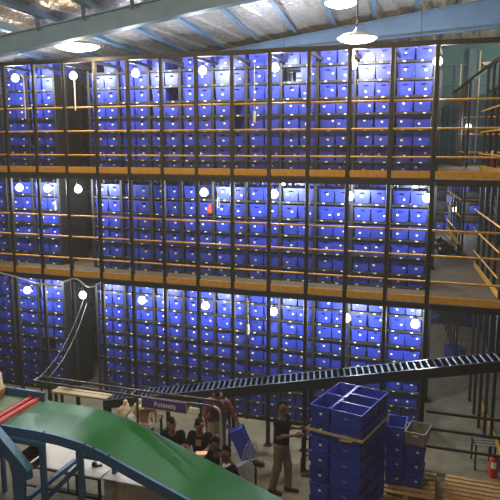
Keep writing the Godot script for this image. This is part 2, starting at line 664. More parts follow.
func setting() -> void:
	var fl := part(self, "floor", box_mesh(Vector3(X1 - X0 + 1.0, 0.2, Z1 - Z0 + 1.0)), M.concrete, Vector3((X0 + X1) / 2, -0.1, (Z0 + Z1) / 2))
	fl.set_meta("kind", "structure")
	var hgt := 11.0
	for w in [["wall_back", Vector3(X1 - X0 + 1, hgt, 0.25), Vector3((X0 + X1) / 2, hgt / 2, Z0)], ["wall_front", Vector3(X1 - X0 + 1, hgt, 0.25), Vector3((X0 + X1) / 2, hgt / 2, Z1)],
			["wall_left", Vector3(0.25, hgt, Z1 - Z0 + 1), Vector3(X0, hgt / 2, (Z0 + Z1) / 2)], ["wall_right", Vector3(0.25, hgt, Z1 - Z0 + 1), Vector3(X1, hgt / 2, (Z0 + Z1) / 2)]]:
		var o := part(self, w[0], box_mesh(w[1]), M.wall, w[2])
		o.set_meta("kind", "structure")
	# columns of the far wall
	var c := structure("ceiling")
	# corrugated sheets lined with wrinkled foil, one strip between each two purlins
	var ang := atan(0.13)
	var st := st_new()
	var n := 50
	var wd := (X1 - X0 + 2.0)
	var seg := wd / n
	var cm: Mesh
	for i in n:
		var a := -wd / 2 + seg * i
		var pr := PackedVector2Array([Vector2(a, 0), Vector2(a + seg * 0.25, 0), Vector2(a + seg * 0.35, 0.03), Vector2(a + seg * 0.65, 0.03), Vector2(a + seg * 0.75, 0), Vector2(a + seg, 0), Vector2(a + seg, 0.06), Vector2(a, 0.06)])
		add_prism(st, pr, -(Z1 - Z0) / 2 - 1, (Z1 - Z0) / 2 + 1)
	cm = st.commit()
	var xm := (X0 + X1) / 2
	part(c, "roof_sheet", cm, M.foil, Vector3(xm, roof_y(xm) + 0.17, (Z0 + Z1) / 2), Vector3(0, 0, ang))
	# purlins, running back
	var pst := st_new()
	add_box(pst, Vector3(0.09, 0.012, 27), at(Vector3(0.04, 0.0, 0)))
	add_box(pst, Vector3(0.012, 0.16, 27), at(Vector3(0, 0.08, 0)))
	add_box(pst, Vector3(0.09, 0.012, 27), at(Vector3(-0.04, 0.16, 0)))
	var pm := pst.commit()
	for i in 34:
		var u := -16.0 + 0.95 * i
		part(c, "purlin", pm, M.teal, Vector3(u, roof_y(u) - 0.01, 2.3), Vector3(0, SKEW, ang))
	# rafters: I sections, deeper towards the right
	for z in [9.5, 1.5, -4.0]:
		var web := PackedVector2Array()
		var near: bool = z > 0.0
		var tops := []
		var bots := []
		for u in [X0, -6.0, -1.8, 4.0, X1]:
			var top := roof_y(u) - (0.10 if near else 0.02)
			var dep: float = 0.32 if near else clampf(0.18 + (u + 1.8) * 0.078, 0.18, 0.9)
			tops.append(Vector2(u, top))
			bots.append(Vector2(u, top - dep))
		for v in tops:
			web.append(v)
		bots.reverse()
		for v in bots:
			web.append(v)
		bots.reverse()
		var r := st_new()
		add_prism(r, web, -0.006, 0.006)
		for l in [tops, bots]:
			for i in l.size() - 1:
				var a: Vector2 = l[i]
				var b: Vector2 = l[i + 1]
				add_box(r, Vector3(a.distance_to(b) + 0.01, 0.02, 0.2), at(Vector3((a.x + b.x) / 2, (a.y + b.y) / 2, 0), Vector3(0, 0, (b - a).angle())))
		var ra := part(c, "rafter", r.commit(), M.teal, Vector3(0, 0, z))
		if near:
			for i in 26:
				var u := X0 + 0.6 + 0.95 * i
				part(ra, "purlin_cleat", box_mesh(Vector3(0.012, 0.26, 0.12)), M.teal, Vector3(u, roof_y(u) - 0.04, 0.11))
				if i % 6 == 2:
					part(ra, "stiffener", box_mesh(Vector3(0.014, 0.31, 0.17)), M.teal, Vector3(u, roof_y(u) - 0.26, 0))
	# columns, girts and pipes on the back wall
	for x in [X0 + 0.35, -5.0, 3.45, X1 - 0.35]:
		var hh := roof_y(x) - 0.05
		var s3 := st_new()
		add_box(s3, Vector3(0.22, hh, 0.015), at(Vector3(0, hh / 2, 0.11)))
		add_box(s3, Vector3(0.22, hh, 0.015), at(Vector3(0, hh / 2, -0.10)))
		add_box(s3, Vector3(0.015, hh, 0.2), at(Vector3(0, hh / 2, 0)))
		var o := part(self, numbered("trim"), s3.commit(), M.teal, Vector3(x, 0, Z0 + 0.26))
		o.set_meta("kind", "structure")
	for h in [2.4, 4.6, 6.9, 7.98, 8.62]:
		var o := part(self, numbered("trim"), box_mesh(Vector3(X1 - X0 - 0.3, 0.05, 0.08)), M.teal, Vector3((X0 + X1) / 2, h, Z0 + 0.16))
		o.set_meta("kind", "structure")
	for x in [3.10, 3.68]:
		lone("wall_pipe", tube_mesh([Vector3(0, 0, 0), Vector3(0, 4.6 if x < 3.5 else 5.0, 0)], 0.028, 7), M.cable, Vector3(x, 4.0, Z0 + 0.42), Vector3.ZERO, ["pale pipe rising on the teal back wall, left of two", "pale pipe rising on the teal back wall, right of two"][0 if x < 3.5 else 1], "pipe")
	var wl := thing("batten_lamp", "white batten lamp fixed across the teal back wall at upper right", "lamp", Vector3(4.25, 8.62, Z0 + 0.3))
	part(wl, "tray", box_mesh(Vector3(1.0, 0.06, 0.08), 0.006), M.white)
	part(wl, "tube", tube_mesh([Vector3(-0.46, -0.05, 0.03), Vector3(0.46, -0.05, 0.03)], 0.018, 8), M.white)
	part(wl, "bracket", box_mesh(Vector3(0.06, 0.06, 0.12)), M.white, Vector3(0, 0, -0.09))

const RIGHT := 2.95      # right end post
const POSTS := 14
const RACK_R := 2.86

func mezzanine() -> void:
	var fr := thing("support_frame", "dark steel front frame of posts and beams carrying the three shelving tiers", "frame", Vector3.ZERO)
	for i in POSTS:
		var u := RIGHT - BAY * i
		part(fr, "post", box_mesh(Vector3(0.075, 7.68, 0.075), 0.008), M.steel, Vector3(u, 3.84, 0))
		part(fr, "foot_plate", box_mesh(Vector3(0.16, 0.012, 0.16)), M.steel, Vector3(u, 0.006, 0))
		if i < POSTS - 1:
			for h in [3.13, 5.35]:
				part(fr, "edge_beam", box_mesh(Vector3(BAY - 0.075, 0.11, 0.05)), M.steel, Vector3(u - BAY / 2, h, 0))
		# beams to the racks at roof height
		part(fr, "tie_beam", box_mesh(Vector3(0.05, 0.06, 1.0)), M.steel, Vector3(u, 7.65, -0.54))
	var left := RIGHT - BAY * (POSTS - 1)
	part(fr, "top_beam", box_mesh(Vector3(RIGHT - left + 3.2, 0.085, 0.085), 0.008), M.steel, Vector3((RIGHT + left) / 2 + 1.6, 7.70, 0))
	for h in [3.13, 5.35]:
		part(fr, "edge_beam", box_mesh(Vector3(1.9, 0.11, 0.05)), M.steel, Vector3(RIGHT + 1.0, h, 0))
	# walkways
	for lv in 2:
		var fy: float = [3.20, 5.42][lv]
		var o := thing("walkway", ["brown decked walkway of the middle tier with yellow rails and toe board", "brown decked walkway of the top tier with yellow rails and toe board"][lv], "walkway", Vector3(0, fy, 0))
		var dk := part(o, "deck", box_mesh(Vector3(1, 1, 1)), M.deck)
		var ds := st_new()
		# boards of the deck along the front strip, then the deep floor behind
		add_box(ds, Vector3(21.0, 0.04, 11.2), at(Vector3(-1.2, -0.03, -5.6)))
		dk.mesh = ds.commit()
		for i in 12:
			var u := RIGHT - BAY * i - BAY / 2
			if i == 11:
				u = RIGHT - BAY * 11 - BAY / 2
			part(o, "floor_board", box_mesh(Vector3(BAY - 0.012, 0.018, 0.92), 0.003), M.deck, Vector3(u, -0.001, -0.50))
		for i in POSTS:
			var u := RIGHT - BAY * i + BAY / 2
			var ln := BAY - 0.075
			if i == 0:
				u = RIGHT + 0.92
				ln = 1.75
			part(o, "toe_board", box_mesh(Vector3(ln, 0.125, 0.012), 0.003), M.yellow, Vector3(u, 0.07, 0.03))
			for h in ([0.39, 0.86, 1.31] if lv == 0 else [0.37, 0.86, 1.34]):
				part(o, "rail", tube_mesh([Vector3(-ln / 2, 0, 0), Vector3(ln / 2, 0, 0)], 0.019, 8), M.yellow, Vector3(u, h, 0.0))

func levels(t: int) -> Array:
	if t == 0:
		var l := []
		for i in 9:
			l.append(0.12 + 0.3168 * i)
		return l
	if t == 1:
		return [3.235, 3.49, 3.83, 4.17, 4.51, 4.86]
	return [5.455, 5.69, 6.0, 6.31, 6.62, 6.93, 7.25, 7.575]

func shelf_mesh() -> Mesh:
	if not cache.has("shelf"):
		var st := st_new()
		add_box(st, Vector3(0.685, 0.05, 0.03), at(Vector3(0, -0.025, 0)), 0.004)
		add_box(st, Vector3(0.685, 0.05, 0.03), at(Vector3(0, -0.025, -0.48)))
		add_box(st, Vector3(0.68, 0.012, 0.45), at(Vector3(0, -0.012, -0.24)))
		cache["shelf"] = st.commit()
	return cache["shelf"]

func racks() -> void:
	var lab := box_mesh(Vector3(0.05, 0.020, 0.003))
	var tier := ["ground", "middle", "top"]
	var TH := 0.262
	var stuff := []
	var back := []
	for t in 3:
		var lv := levels(t)
		var y0: float = [0.0, 3.2, 5.42][t]
		var y1: float = [3.06, 5.28, 7.62][t]
		for side in 2:
			var start: float = RACK_R if side == 0 else -5.47
			var bays: int = 10 if side == 0 else 3
			var o := thing("shelving_rack", "dark steel shelving of the %s tier, %s of the narrow gap" % [tier[t], "long run right" if side == 0 else "short run left"], "rack")
			for b in bays + 1:
				for z in [-1.05, -1.55]:
					part(o, "upright", box_mesh(Vector3(0.06, y1 - y0 - 0.01, 0.05), 0.006), M.steel, Vector3(start - BAY * b * 0.9993, (y0 + y1) / 2, z))
			for b in bays:
				var u := start - BAY * (b + 0.5)
				for r in lv.size():
					var y: float = lv[r]
					var s := part(o, "shelf", shelf_mesh(), M.shelf, Vector3(u, y, -1.06))
					for sx in [-0.17, 0.17]:
						part(s, "shelf_label", lab, M.card if rng.randf() < 0.6 else M.card_yellow, Vector3(sx + rng.randf_range(-0.07, 0.07), -0.022, 0.0165))
					for k in 2:
						var col := b * 2 + (0 if k == 0 else 1)
						var x := u + (0.166 if k == 0 else -0.166) + rng.randf_range(-0.012, 0.012)
						var th: float = TH if t != 1 or r > 0 else 0.225
						if t == 2 and r == 0:
							th = 0.2
						var p := Vector3(x, y + 0.001, -1.31 - rng.randf_range(0.0, 0.03))
						var tn := rng.randf_range(-0.03, 0.03)
						if rng.randf() < 0.025 and not (t == 0 and r == 0):
							continue
						var spot := Vector2(rng.randf_range(-0.09, 0.10), [0.5, 0.40, 0.60, 0.34][rng.randi() % 4])
						if side == 0 and col < 13:
							var lb := "blue tote on the %s tier, %s shelf up, %s from the right end" % [tier[t], ORD[r], ORD[col]]
							tote(lb, "blue totes on the front shelves", p, tn, 0.325, th, 0.45, M.blue[rng.randi() % 4], spot, rng.randf() < 0.3)
						else:
							stuff.append([p, tn, th / TH, rng.randi() % 4])
						if rng.randf() < 0.9:
							back.append([Vector3(x, y + 0.001, -1.82), tn, th / TH, rng.randi() % 4])
						back.append([Vector3(x, y + 0.001, -3.55), tn, th / TH, rng.randi() % 4])
			# side braces and the second row at the back
			for b in bays + 1:
				part(o, "rear_upright", box_mesh(Vector3(0.06, y1 - y0 - 0.01, 0.05)), M.steel, Vector3(start - BAY * b * 0.9993, (y0 + y1) / 2, -2.08))
			for z in [-1.31, -1.82]:
				var zz: float = z
				for kk in int((y1 - y0) / 0.6):
					var e := st_new()
					add_tube(e, [Vector3(0, 0, -0.22), Vector3(0, 0.5, 0.22)], 0.012, 5)
					part(o, "side_brace", e.commit(), M.steel, Vector3(start - (BAY * bays if side == 0 else 0.0), y0 + 0.05 + 0.6 * kk, zz))
			for r in lv.size():
				part(o, "rear_shelf", box_mesh(Vector3(BAY * bays - 0.1, 0.04, 0.46)), M.shelf, Vector3(start - BAY * bays / 2, lv[r] - 0.025, -1.81))
			if side == 1:
				part(o, "side_panel", box_mesh(Vector3(0.006, y1 - y0 - 0.1, 1.0)), M.steel, Vector3(start + 0.036, (y0 + y1) / 2, -1.56))
	# a plain run of shelving across the next aisle
	for t in 3:
		var lv := levels(t)
		var y0: float = [0.0, 3.2, 5.42][t]
		var y1: float = [3.06, 5.28, 7.62][t]
		var o := thing("shelving_rack", "dark steel shelving of the %s tier across the rear aisle, seen through the gap" % tier[t], "rack")
		for b in 14:
			part(o, "upright", box_mesh(Vector3(0.06, y1 - y0 - 0.01, 0.05)), M.steel, Vector3(RACK_R - BAY * b, (y0 + y1) / 2, -3.28))
		for r in lv.size():
			part(o, "shelf", box_mesh(Vector3(9.6, 0.04, 0.46)), M.shelf, Vector3(RACK_R - 4.82, lv[r] - 0.025, -3.55))
	# shelving along the back wall, ground and middle tier
	for t in 2:
		var lv := levels(t)
		var y0: float = [0.0, 3.2][t]
		var y1: float = [3.06, 5.28][t]
		var o := thing("shelving_rack", "dark steel shelving of the %s tier along the back wall, far down the aisle" % tier[t], "rack")
		for b in 10:
			for z in [-10.3, -10.8]:
				part(o, "upright", box_mesh(Vector3(0.06, y1 - y0 - 0.01, 0.05)), M.steel, Vector3(6.2 - BAY * b, (y0 + y1) / 2, z))
		part(o, "back_panel", box_mesh(Vector3(6.7, y1 - y0 - 0.05, 0.01)), M.shelf, Vector3(2.86, (y0 + y1) / 2, -10.84))
		for r in lv.size():
			part(o, "shelf", box_mesh(Vector3(6.6, 0.04, 0.46)), M.shelf, Vector3(2.86, lv[r] - 0.025, -10.55))
			for k in 18:
				if rng.randf() < 0.5:
					back.append([Vector3(6.0 - BAY / 2 * k, lv[r] + 0.001, -10.54), 0.0, 0.85, rng.randi() % 4])
	tote_field("storage_totes", stuff, TH, "blue totes filling the shelves in the left half of the racks")
	tote_field("rear_storage_totes", back, TH, "blue totes on the rows of shelves behind the front row")

func tote_field(called: String, list: Array, th: float, label: String) -> void:
	var am := ArrayMesh.new()
	var s1 := st_new()
	add_tote(s1, 0.325, th, 0.45)
	s1.commit(am)
	am.surface_set_material(0, M.blue_stuff)
	var s2 := st_new()
	add_box(s2, Vector3(0.042, 0.034, 0.004), at(Vector3(0.01, th * 0.52, 0.22)))
	s2.commit(am)
	am.surface_set_material(1, M.card)
	var mm := MultiMesh.new()
	mm.transform_format = MultiMesh.TRANSFORM_3D
	mm.use_colors = true
	mm.mesh = am
	mm.instance_count = list.size()
	for i in list.size():
		var e = list[i]
		mm.set_instance_transform(i, Transform3D(Basis(Vector3.UP, e[1]).scaled(Vector3(1, e[2], 1)), e[0]))
		mm.set_instance_color(i, M.blue[e[3]].albedo_color.srgb_to_linear())
	var o := MultiMeshInstance3D.new()
	o.name = called
	o.multimesh = mm
	add_child(o)
	tag(o, label, "totes")
	o.set_meta("kind", "stuff")

# ------------------------------------------------------------------ the block of racking right of the aisle
func right_block() -> void:
	# local frame: x = distance right of the origin, z = -distance back, turned with the aisle
	var o := thing("rack_frame", "dark posts and yellow rails of the racking beyond the aisle on the right", "frame", Vector3.ZERO, SKEW)
	for row in 2:
		var x: float = [4.27, 5.35][row]
		var a := 0.2
		while a < 10.3:
			if a < 3.7 or a > 6.1:
				part(o, "post", box_mesh(Vector3(0.06, 7.68, 0.06), 0.006), M.steel, Vector3(x, 3.84, -a))
			a += BAY
		part(o, "top_beam", box_mesh(Vector3(0.07, 0.08, 10.4)), M.steel, Vector3(x, 7.68, -5.2))
	for sp in [[0.2, 3.4], [6.3, 10.2]]:
		var ln: float = sp[1] - sp[0]
		var mz: float = -(sp[0] + sp[1]) / 2
		for fy in [3.2, 5.42]:
			part(o, "toe_board", box_mesh(Vector3(0.012, 0.13, ln), 0.003), M.yellow, Vector3(4.225, fy + 0.07, mz))
			for h in [0.38, 0.86, 1.32]:
				part(o, "rail", tube_mesh([Vector3(0, 0, -ln / 2), Vector3(0, 0, ln / 2)], 0.018, 6), M.yellow, Vector3(4.21, fy + h, mz))
		part(o, "floor_kerb", box_mesh(Vector3(0.03, 0.10, ln)), M.yellow, Vector3(4.52, 0.05, mz))
	# cross-rails at the far side of the cross aisle
	for fy in [3.2, 5.42]:
		for h in [0.38, 0.86, 1.32]:
			part(o, "cross_rail", tube_mesh([Vector3(4.3, 0, 0), Vector3(8.5, 0, 0)], 0.018, 6), M.yellow, Vector3(0, fy + h, -6.4))
			part(o, "cross_rail", tube_mesh([Vector3(5.4, 0, 0), Vector3(8.5, 0, 0)], 0.018, 6), M.yellow, Vector3(0, fy + h, -3.4))
	var sr := thing("stair_rail", "sloping dark stair handrail before the teal back wall at upper right", "handrail", Vector3(0, 0, -10.75))
	part(sr, "handrail", tube_mesh([Vector3(2.0, 6.72, 0), Vector3(3.35, 7.70, 0)], 0.025, 7), M.pipe)
	for k in 8:
		var x := 2.1 + 0.17 * k
		part(sr, "baluster", tube_mesh([Vector3(x, 5.43, 0), Vector3(x, 6.72 + (x - 2.0) * 0.726, 0)], 0.014, 6), M.pipe)
	# sloping handrail pipes and diagonal braces between the posts
	for a in [0.4, 1.9, 7.8, 9.3]:
		for fy in [0.1, 3.3, 5.5]:
			part(o, "brace", tube_mesh([Vector3(5.35, fy, -a), Vector3(5.35, fy + 1.9, -a - 0.74)], 0.016, 6), M.steel)
	# shelving inside the block: blue totes in small number, far in the shade
	var list := []
	for t in 3:
		var lv := levels(t)
		for r in lv.size():
			for a in range(0, 5):
				if rng.randf() < 0.45:
					var d := 7.0 + 0.7 * a
					var w := Vector3(5.6, lv[r], -d).rotated(Vector3.UP, SKEW)
					list.append([w, SKEW - PI / 2, 1.0, rng.randi() % 4])
	for t in 3:
		for h in levels(t):
			part(o, "shelf", box_mesh(Vector3(0.5, 0.04, 3.9)), M.shelf, Vector3(5.6, h - 0.025, -8.3))
	tote_field("aisle_storage_totes", list, 0.262, "blue totes on the far shelves of the racking beyond the aisle")

# ------------------------------------------------------------------ lamps
func bulb_lamp(p: Vector3, label: String, power: float, cord := 0.12) -> void:
	var o := thing("bulb_lamp", label, "lamp", p, 0.0, "bare lamps along the walkways")
	part(o, "bulb", lathe_mesh([Vector2(0.0, -0.085), Vector2(0.05, -0.07), Vector2(0.08, -0.03), Vector2(0.08, 0.02), Vector2(0.055, 0.06), Vector2(0.03, 0.085)], 14), M.bulb)
	part(o, "holder", lathe_mesh([Vector2(0.026, 0.08), Vector2(0.03, 0.10), Vector2(0.03, 0.14), Vector2(0.0, 0.15)], 10), M.black)
	part(o, "cord", tube_mesh([Vector3(0, 0.14, 0), Vector3(0, 0.14 + cord, 0)], 0.006, 5), M.black)
	var l := OmniLight3D.new()
	l.name = "light"
	l.light_color = Color(0.93, 0.97, 1.0)
	l.light_energy = power
	l.light_size = 0.06
	l.omni_range = 60.0
	l.omni_attenuation = 2.0
	l.shadow_enabled = true
	o.add_child(l)

const BULB := 3.1
const HIGH := 9.0

func lamps() -> void:
	var names := ["top", "middle", "ground"]
	for k in 7:
		var u := 2.93 - 1.4875 * k
		bulb_lamp(Vector3(u, 7.45, -0.40), "bright bare bulb at the top tier, %s from the right end" % ORD[k], BULB, 0.04)
		if k == 0:
			u = 2.86
		if k != 4:
			bulb_lamp(Vector3(u if k < 6 else -6.05, 5.05, -0.40), "bright bare bulb at the middle tier, %s from the right end" % ORD[k if k < 4 else k - 1], BULB, 0.18)
		bulb_lamp(Vector3(u - (0.12 if k == 0 else 0.0), 2.68, -0.40), "bright bare bulb at the ground tier, %s from the right end" % ORD[k], BULB, 0.33)
	bulb_lamp(Vector3(-5.30, 5.05, -0.40), "bright bare bulb at the middle tier just left of the gap", BULB, 0.18)
	# small lamps far off in the right-hand block
	var far := [[Vector3(4.36, 6.50, -6.88), "upper level, nearest"], [Vector3(5.44, 6.55, -6.88), "upper level, right of the nearest"], [Vector3(4.36, 3.98, -9.11), "middle level"], [Vector3(5.44, 6.6, -9.85), "upper level, farthest back"]]
	for e in far:
		bulb_lamp(e[0].rotated(Vector3.UP, SKEW), "small bulb among the posts beyond the aisle, %s" % e[1], 1.6, 0.02)
		var o := get_child(get_child_count() - 1)
		part(o, "wall_arm", tube_mesh([Vector3(0, 0.15, 0), Vector3(-0.12, 0.17, 0)], 0.012, 5), M.black)
	# lamps of the rear aisle
	for t in 3:
		for k in 2:
			bulb_lamp(Vector3(2.45 - 2.97 * k, [2.68, 5.05, 7.45][t], -2.70), "bare bulb of the rear aisle at the %s tier, %s from the right end" % [["ground", "middle", "top"][t], ORD[k]], BULB, 0.30 if t < 2 else roof_y(2.45 - 2.97 * k) - 7.55)
	for t in 2:
		for k in 2:
			bulb_lamp(Vector3([1.75, 1.2][k], [2.68, 5.05][t], [-5.6, -9.6][k]), "bare bulb in the deep part of the %s tier, %s" % [["ground", "middle"][t], ["nearer one", "farther one"][k]], BULB, 0.30)
	# high-bay lamps under the roof
	var hb := [
		[Vector3(-3.82, 7.90, 0.45), "large glowing high bay lamp under the roof at upper left", 0.44],
		[Vector3(1.52, 7.89, -0.3), "flat glowing high bay lamp under the roof right of centre", 0.36],
		[Vector3(1.15, 8.58, -0.6), "glowing high bay lamp at the top edge beside the rafter", 0.30],
		[Vector3(-3.6, 7.6, 5.0), "high bay lamp above the packing stations", 0.36],
		[Vector3(1.2, 8.2, 5.0), "high bay lamp above the tote stacks", 0.36],
		[Vector3(-3.0, 7.7, 11.5), "high bay lamp behind the camera on the left", 0.36],
		[Vector3(4.5, 8.6, 11.5), "high bay lamp behind the camera on the right", 0.36],
		[Vector3(6.2, 8.9, -6.5), "high bay lamp above the far aisle", 0.36]]
	for e in hb:
		var r: float = e[2]
		var o := thing("high_bay_lamp", e[1], "lamp", e[0], 0.0, "high bay lamps under the roof")
		part(o, "reflector", lathe_mesh([Vector2(r, 0.0), Vector2(r * 0.94, 0.03), Vector2(r * 0.55, 0.08), Vector2(0.07, 0.10), Vector2(0.0, 0.20)], 20), M.chrome)
		part(o, "lens", lathe_mesh([Vector2(0.0, -0.09), Vector2(r * 0.5, -0.075), Vector2(r * 0.85, -0.04), Vector2(r * 0.99, 0.0)], 20), M.lens)
		var top: float = roof_y(e[0].x) - e[0].y
		part(o, "hanger", tube_mesh([Vector3(0, 0.2, 0), Vector3(0, maxf(top, 0.3), 0)], 0.012, 6), M.steel)
		var l := OmniLight3D.new()
		l.name = "light"
		l.light_color = Color(1.0, 0.89, 0.70)
		l.light_energy = HIGH * (0.25 if absf(e[0].z) < 2.0 else 1.0) * (2.0 if e[0].z < -4.0 else 1.0)
		l.light_size = 0.12
		l.omni_range = 60.0
		l.omni_attenuation = 2.0
		l.shadow_enabled = true
		l.position = Vector3(0, -0.30, 0)
		o.add_child(l)

# ------------------------------------------------------------------ roller conveyor climbing to the right
func conveyor() -> void:
	var A := Vector3(-3.3, 0.80, 0.55)
	var B := Vector3(6.6, 3.02, 0.55)
	var ln := A.distance_to(B)
	var tilt := atan2(B.y - A.y, B.x - A.x)
	var o := thing("roller_conveyor", "black roller conveyor with blue rollers climbing to the right before the racks", "conveyor", A)
	var rx := Vector3(0, 0, tilt)
	var d := Vector3(cos(tilt), sin(tilt), 0)
	var nrm := Vector3(-sin(tilt), cos(tilt), 0)
	for z in [-0.24, 0.24]:
		var st := st_new()
		add_box(st, Vector3(ln, 0.17, 0.03), at(Vector3.ZERO), 0.004)
		add_box(st, Vector3(ln, 0.02, 0.05), at(Vector3(0, 0.085, 0)))
		part(o, "side_rail", st.commit(), M.black, d * ln / 2 - nrm * 0.07 + Vector3(0, 0, z), rx)
	part(o, "underside_pan", box_mesh(Vector3(ln, 0.01, 0.45)), M.black, d * ln / 2 - nrm * 0.14, rx)
	var rm := tube_mesh([Vector3(-0.06, 0, -0.22), Vector3(0.05, 0, 0.22)], 0.020, 8)
	var n := int(ln / 0.115)
	for i in n:
		part(o, "roller", rm, M.roller, d * (0.08 + i * 0.115) + nrm * 0.0)
	for s in [0.5, 2.6, 4.3]:
		var p: Vector3 = d * s - nrm * 0.15
		var hh: float = A.y + p.y
		for z in [-0.22, 0.22]:
			part(o, "leg", box_mesh(Vector3(0.05, hh, 0.05), 0.005), M.black, Vector3(p.x, p.y - hh / 2, z))
		part(o, "cross_bar", box_mesh(Vector3(0.04, 0.04, 0.4)), M.black, Vector3(p.x, p.y - hh * 0.6, 0))
	# bracket near the rack end
	for q in [6.36, 8.0]:
		part(o, "bracket", tube_mesh([d * q - nrm * 0.15 + Vector3(0, 0, 0.2), d * q + Vector3(-0.04, -0.55, -0.49)], 0.02, 6), M.black)

# ------------------------------------------------------------------ green belt conveyor in front
func belt_path(u: float) -> float:
	# height of the belt along x: level, two short bends over rollers, then the long slope
	var k := [[-4.0, 1.81], [-2.35, 1.80], [-1.95, 1.785], [-1.55, 1.735], [-1.25, 1.655]]
	for i in k.size() - 1:
		if u <= k[i + 1][0]:
			return lerpf(k[i][1], k[i + 1][1], (u - k[i][0]) / (k[i + 1][0] - k[i][0]))
	return 1.655 - (u + 1.25) * 0.355

func belt_strip(u0: float, u1: float, n: int, z0: float, z1: float, lift: float, thick: float) -> Mesh:
	var st := st_new()
	var pts := []
	for i in n + 1:
		var u := lerpf(u0, u1, float(i) / n)
		var e := 0.01
		var sl := (belt_path(u + e) - belt_path(u - e)) / (2 * e)
		var nn := Vector3(-sl, 1, 0).normalized()
		pts.append([Vector3(u, belt_path(u), 0), nn])
	for i in n:
		var a = pts[i]
		var b = pts[i + 1]
		var la: Vector3 = a[0] + a[1] * lift
		var lb: Vector3 = b[0] + b[1] * lift
		var ba: Vector3 = la - a[1] * thick
		var bb: Vector3 = lb - b[1] * thick
		var zz := Vector3(0, 0, z0)
		var zy := Vector3(0, 0, z1)
		smooth_quad(st, [la + zz, a[1]], [lb + zz, b[1]], [lb + zy, b[1]], [la + zy, a[1]])
		smooth_quad(st, [ba + zz, -a[1]], [bb + zz, -b[1]], [bb + zy, -b[1]], [ba + zy, -a[1]])
		quad(st, la + zz, lb + zz, bb + zz, ba + zz, Vector3(0, 0, z0 - z1))
		quad(st, la + zy, lb + zy, bb + zy, ba + zy, Vector3(0, 0, z1 - z0))
	for e in [0, n]:
		var p: Vector3 = pts[e][0] + pts[e][1] * lift
		var q: Vector3 = p - pts[e][1] * thick
		quad(st, p + Vector3(0, 0, z0), p + Vector3(0, 0, z1), q + Vector3(0, 0, z1), q + Vector3(0, 0, z0), Vector3(-1.0 if e == 0 else 1.0, 0, 0))
	return st.commit()

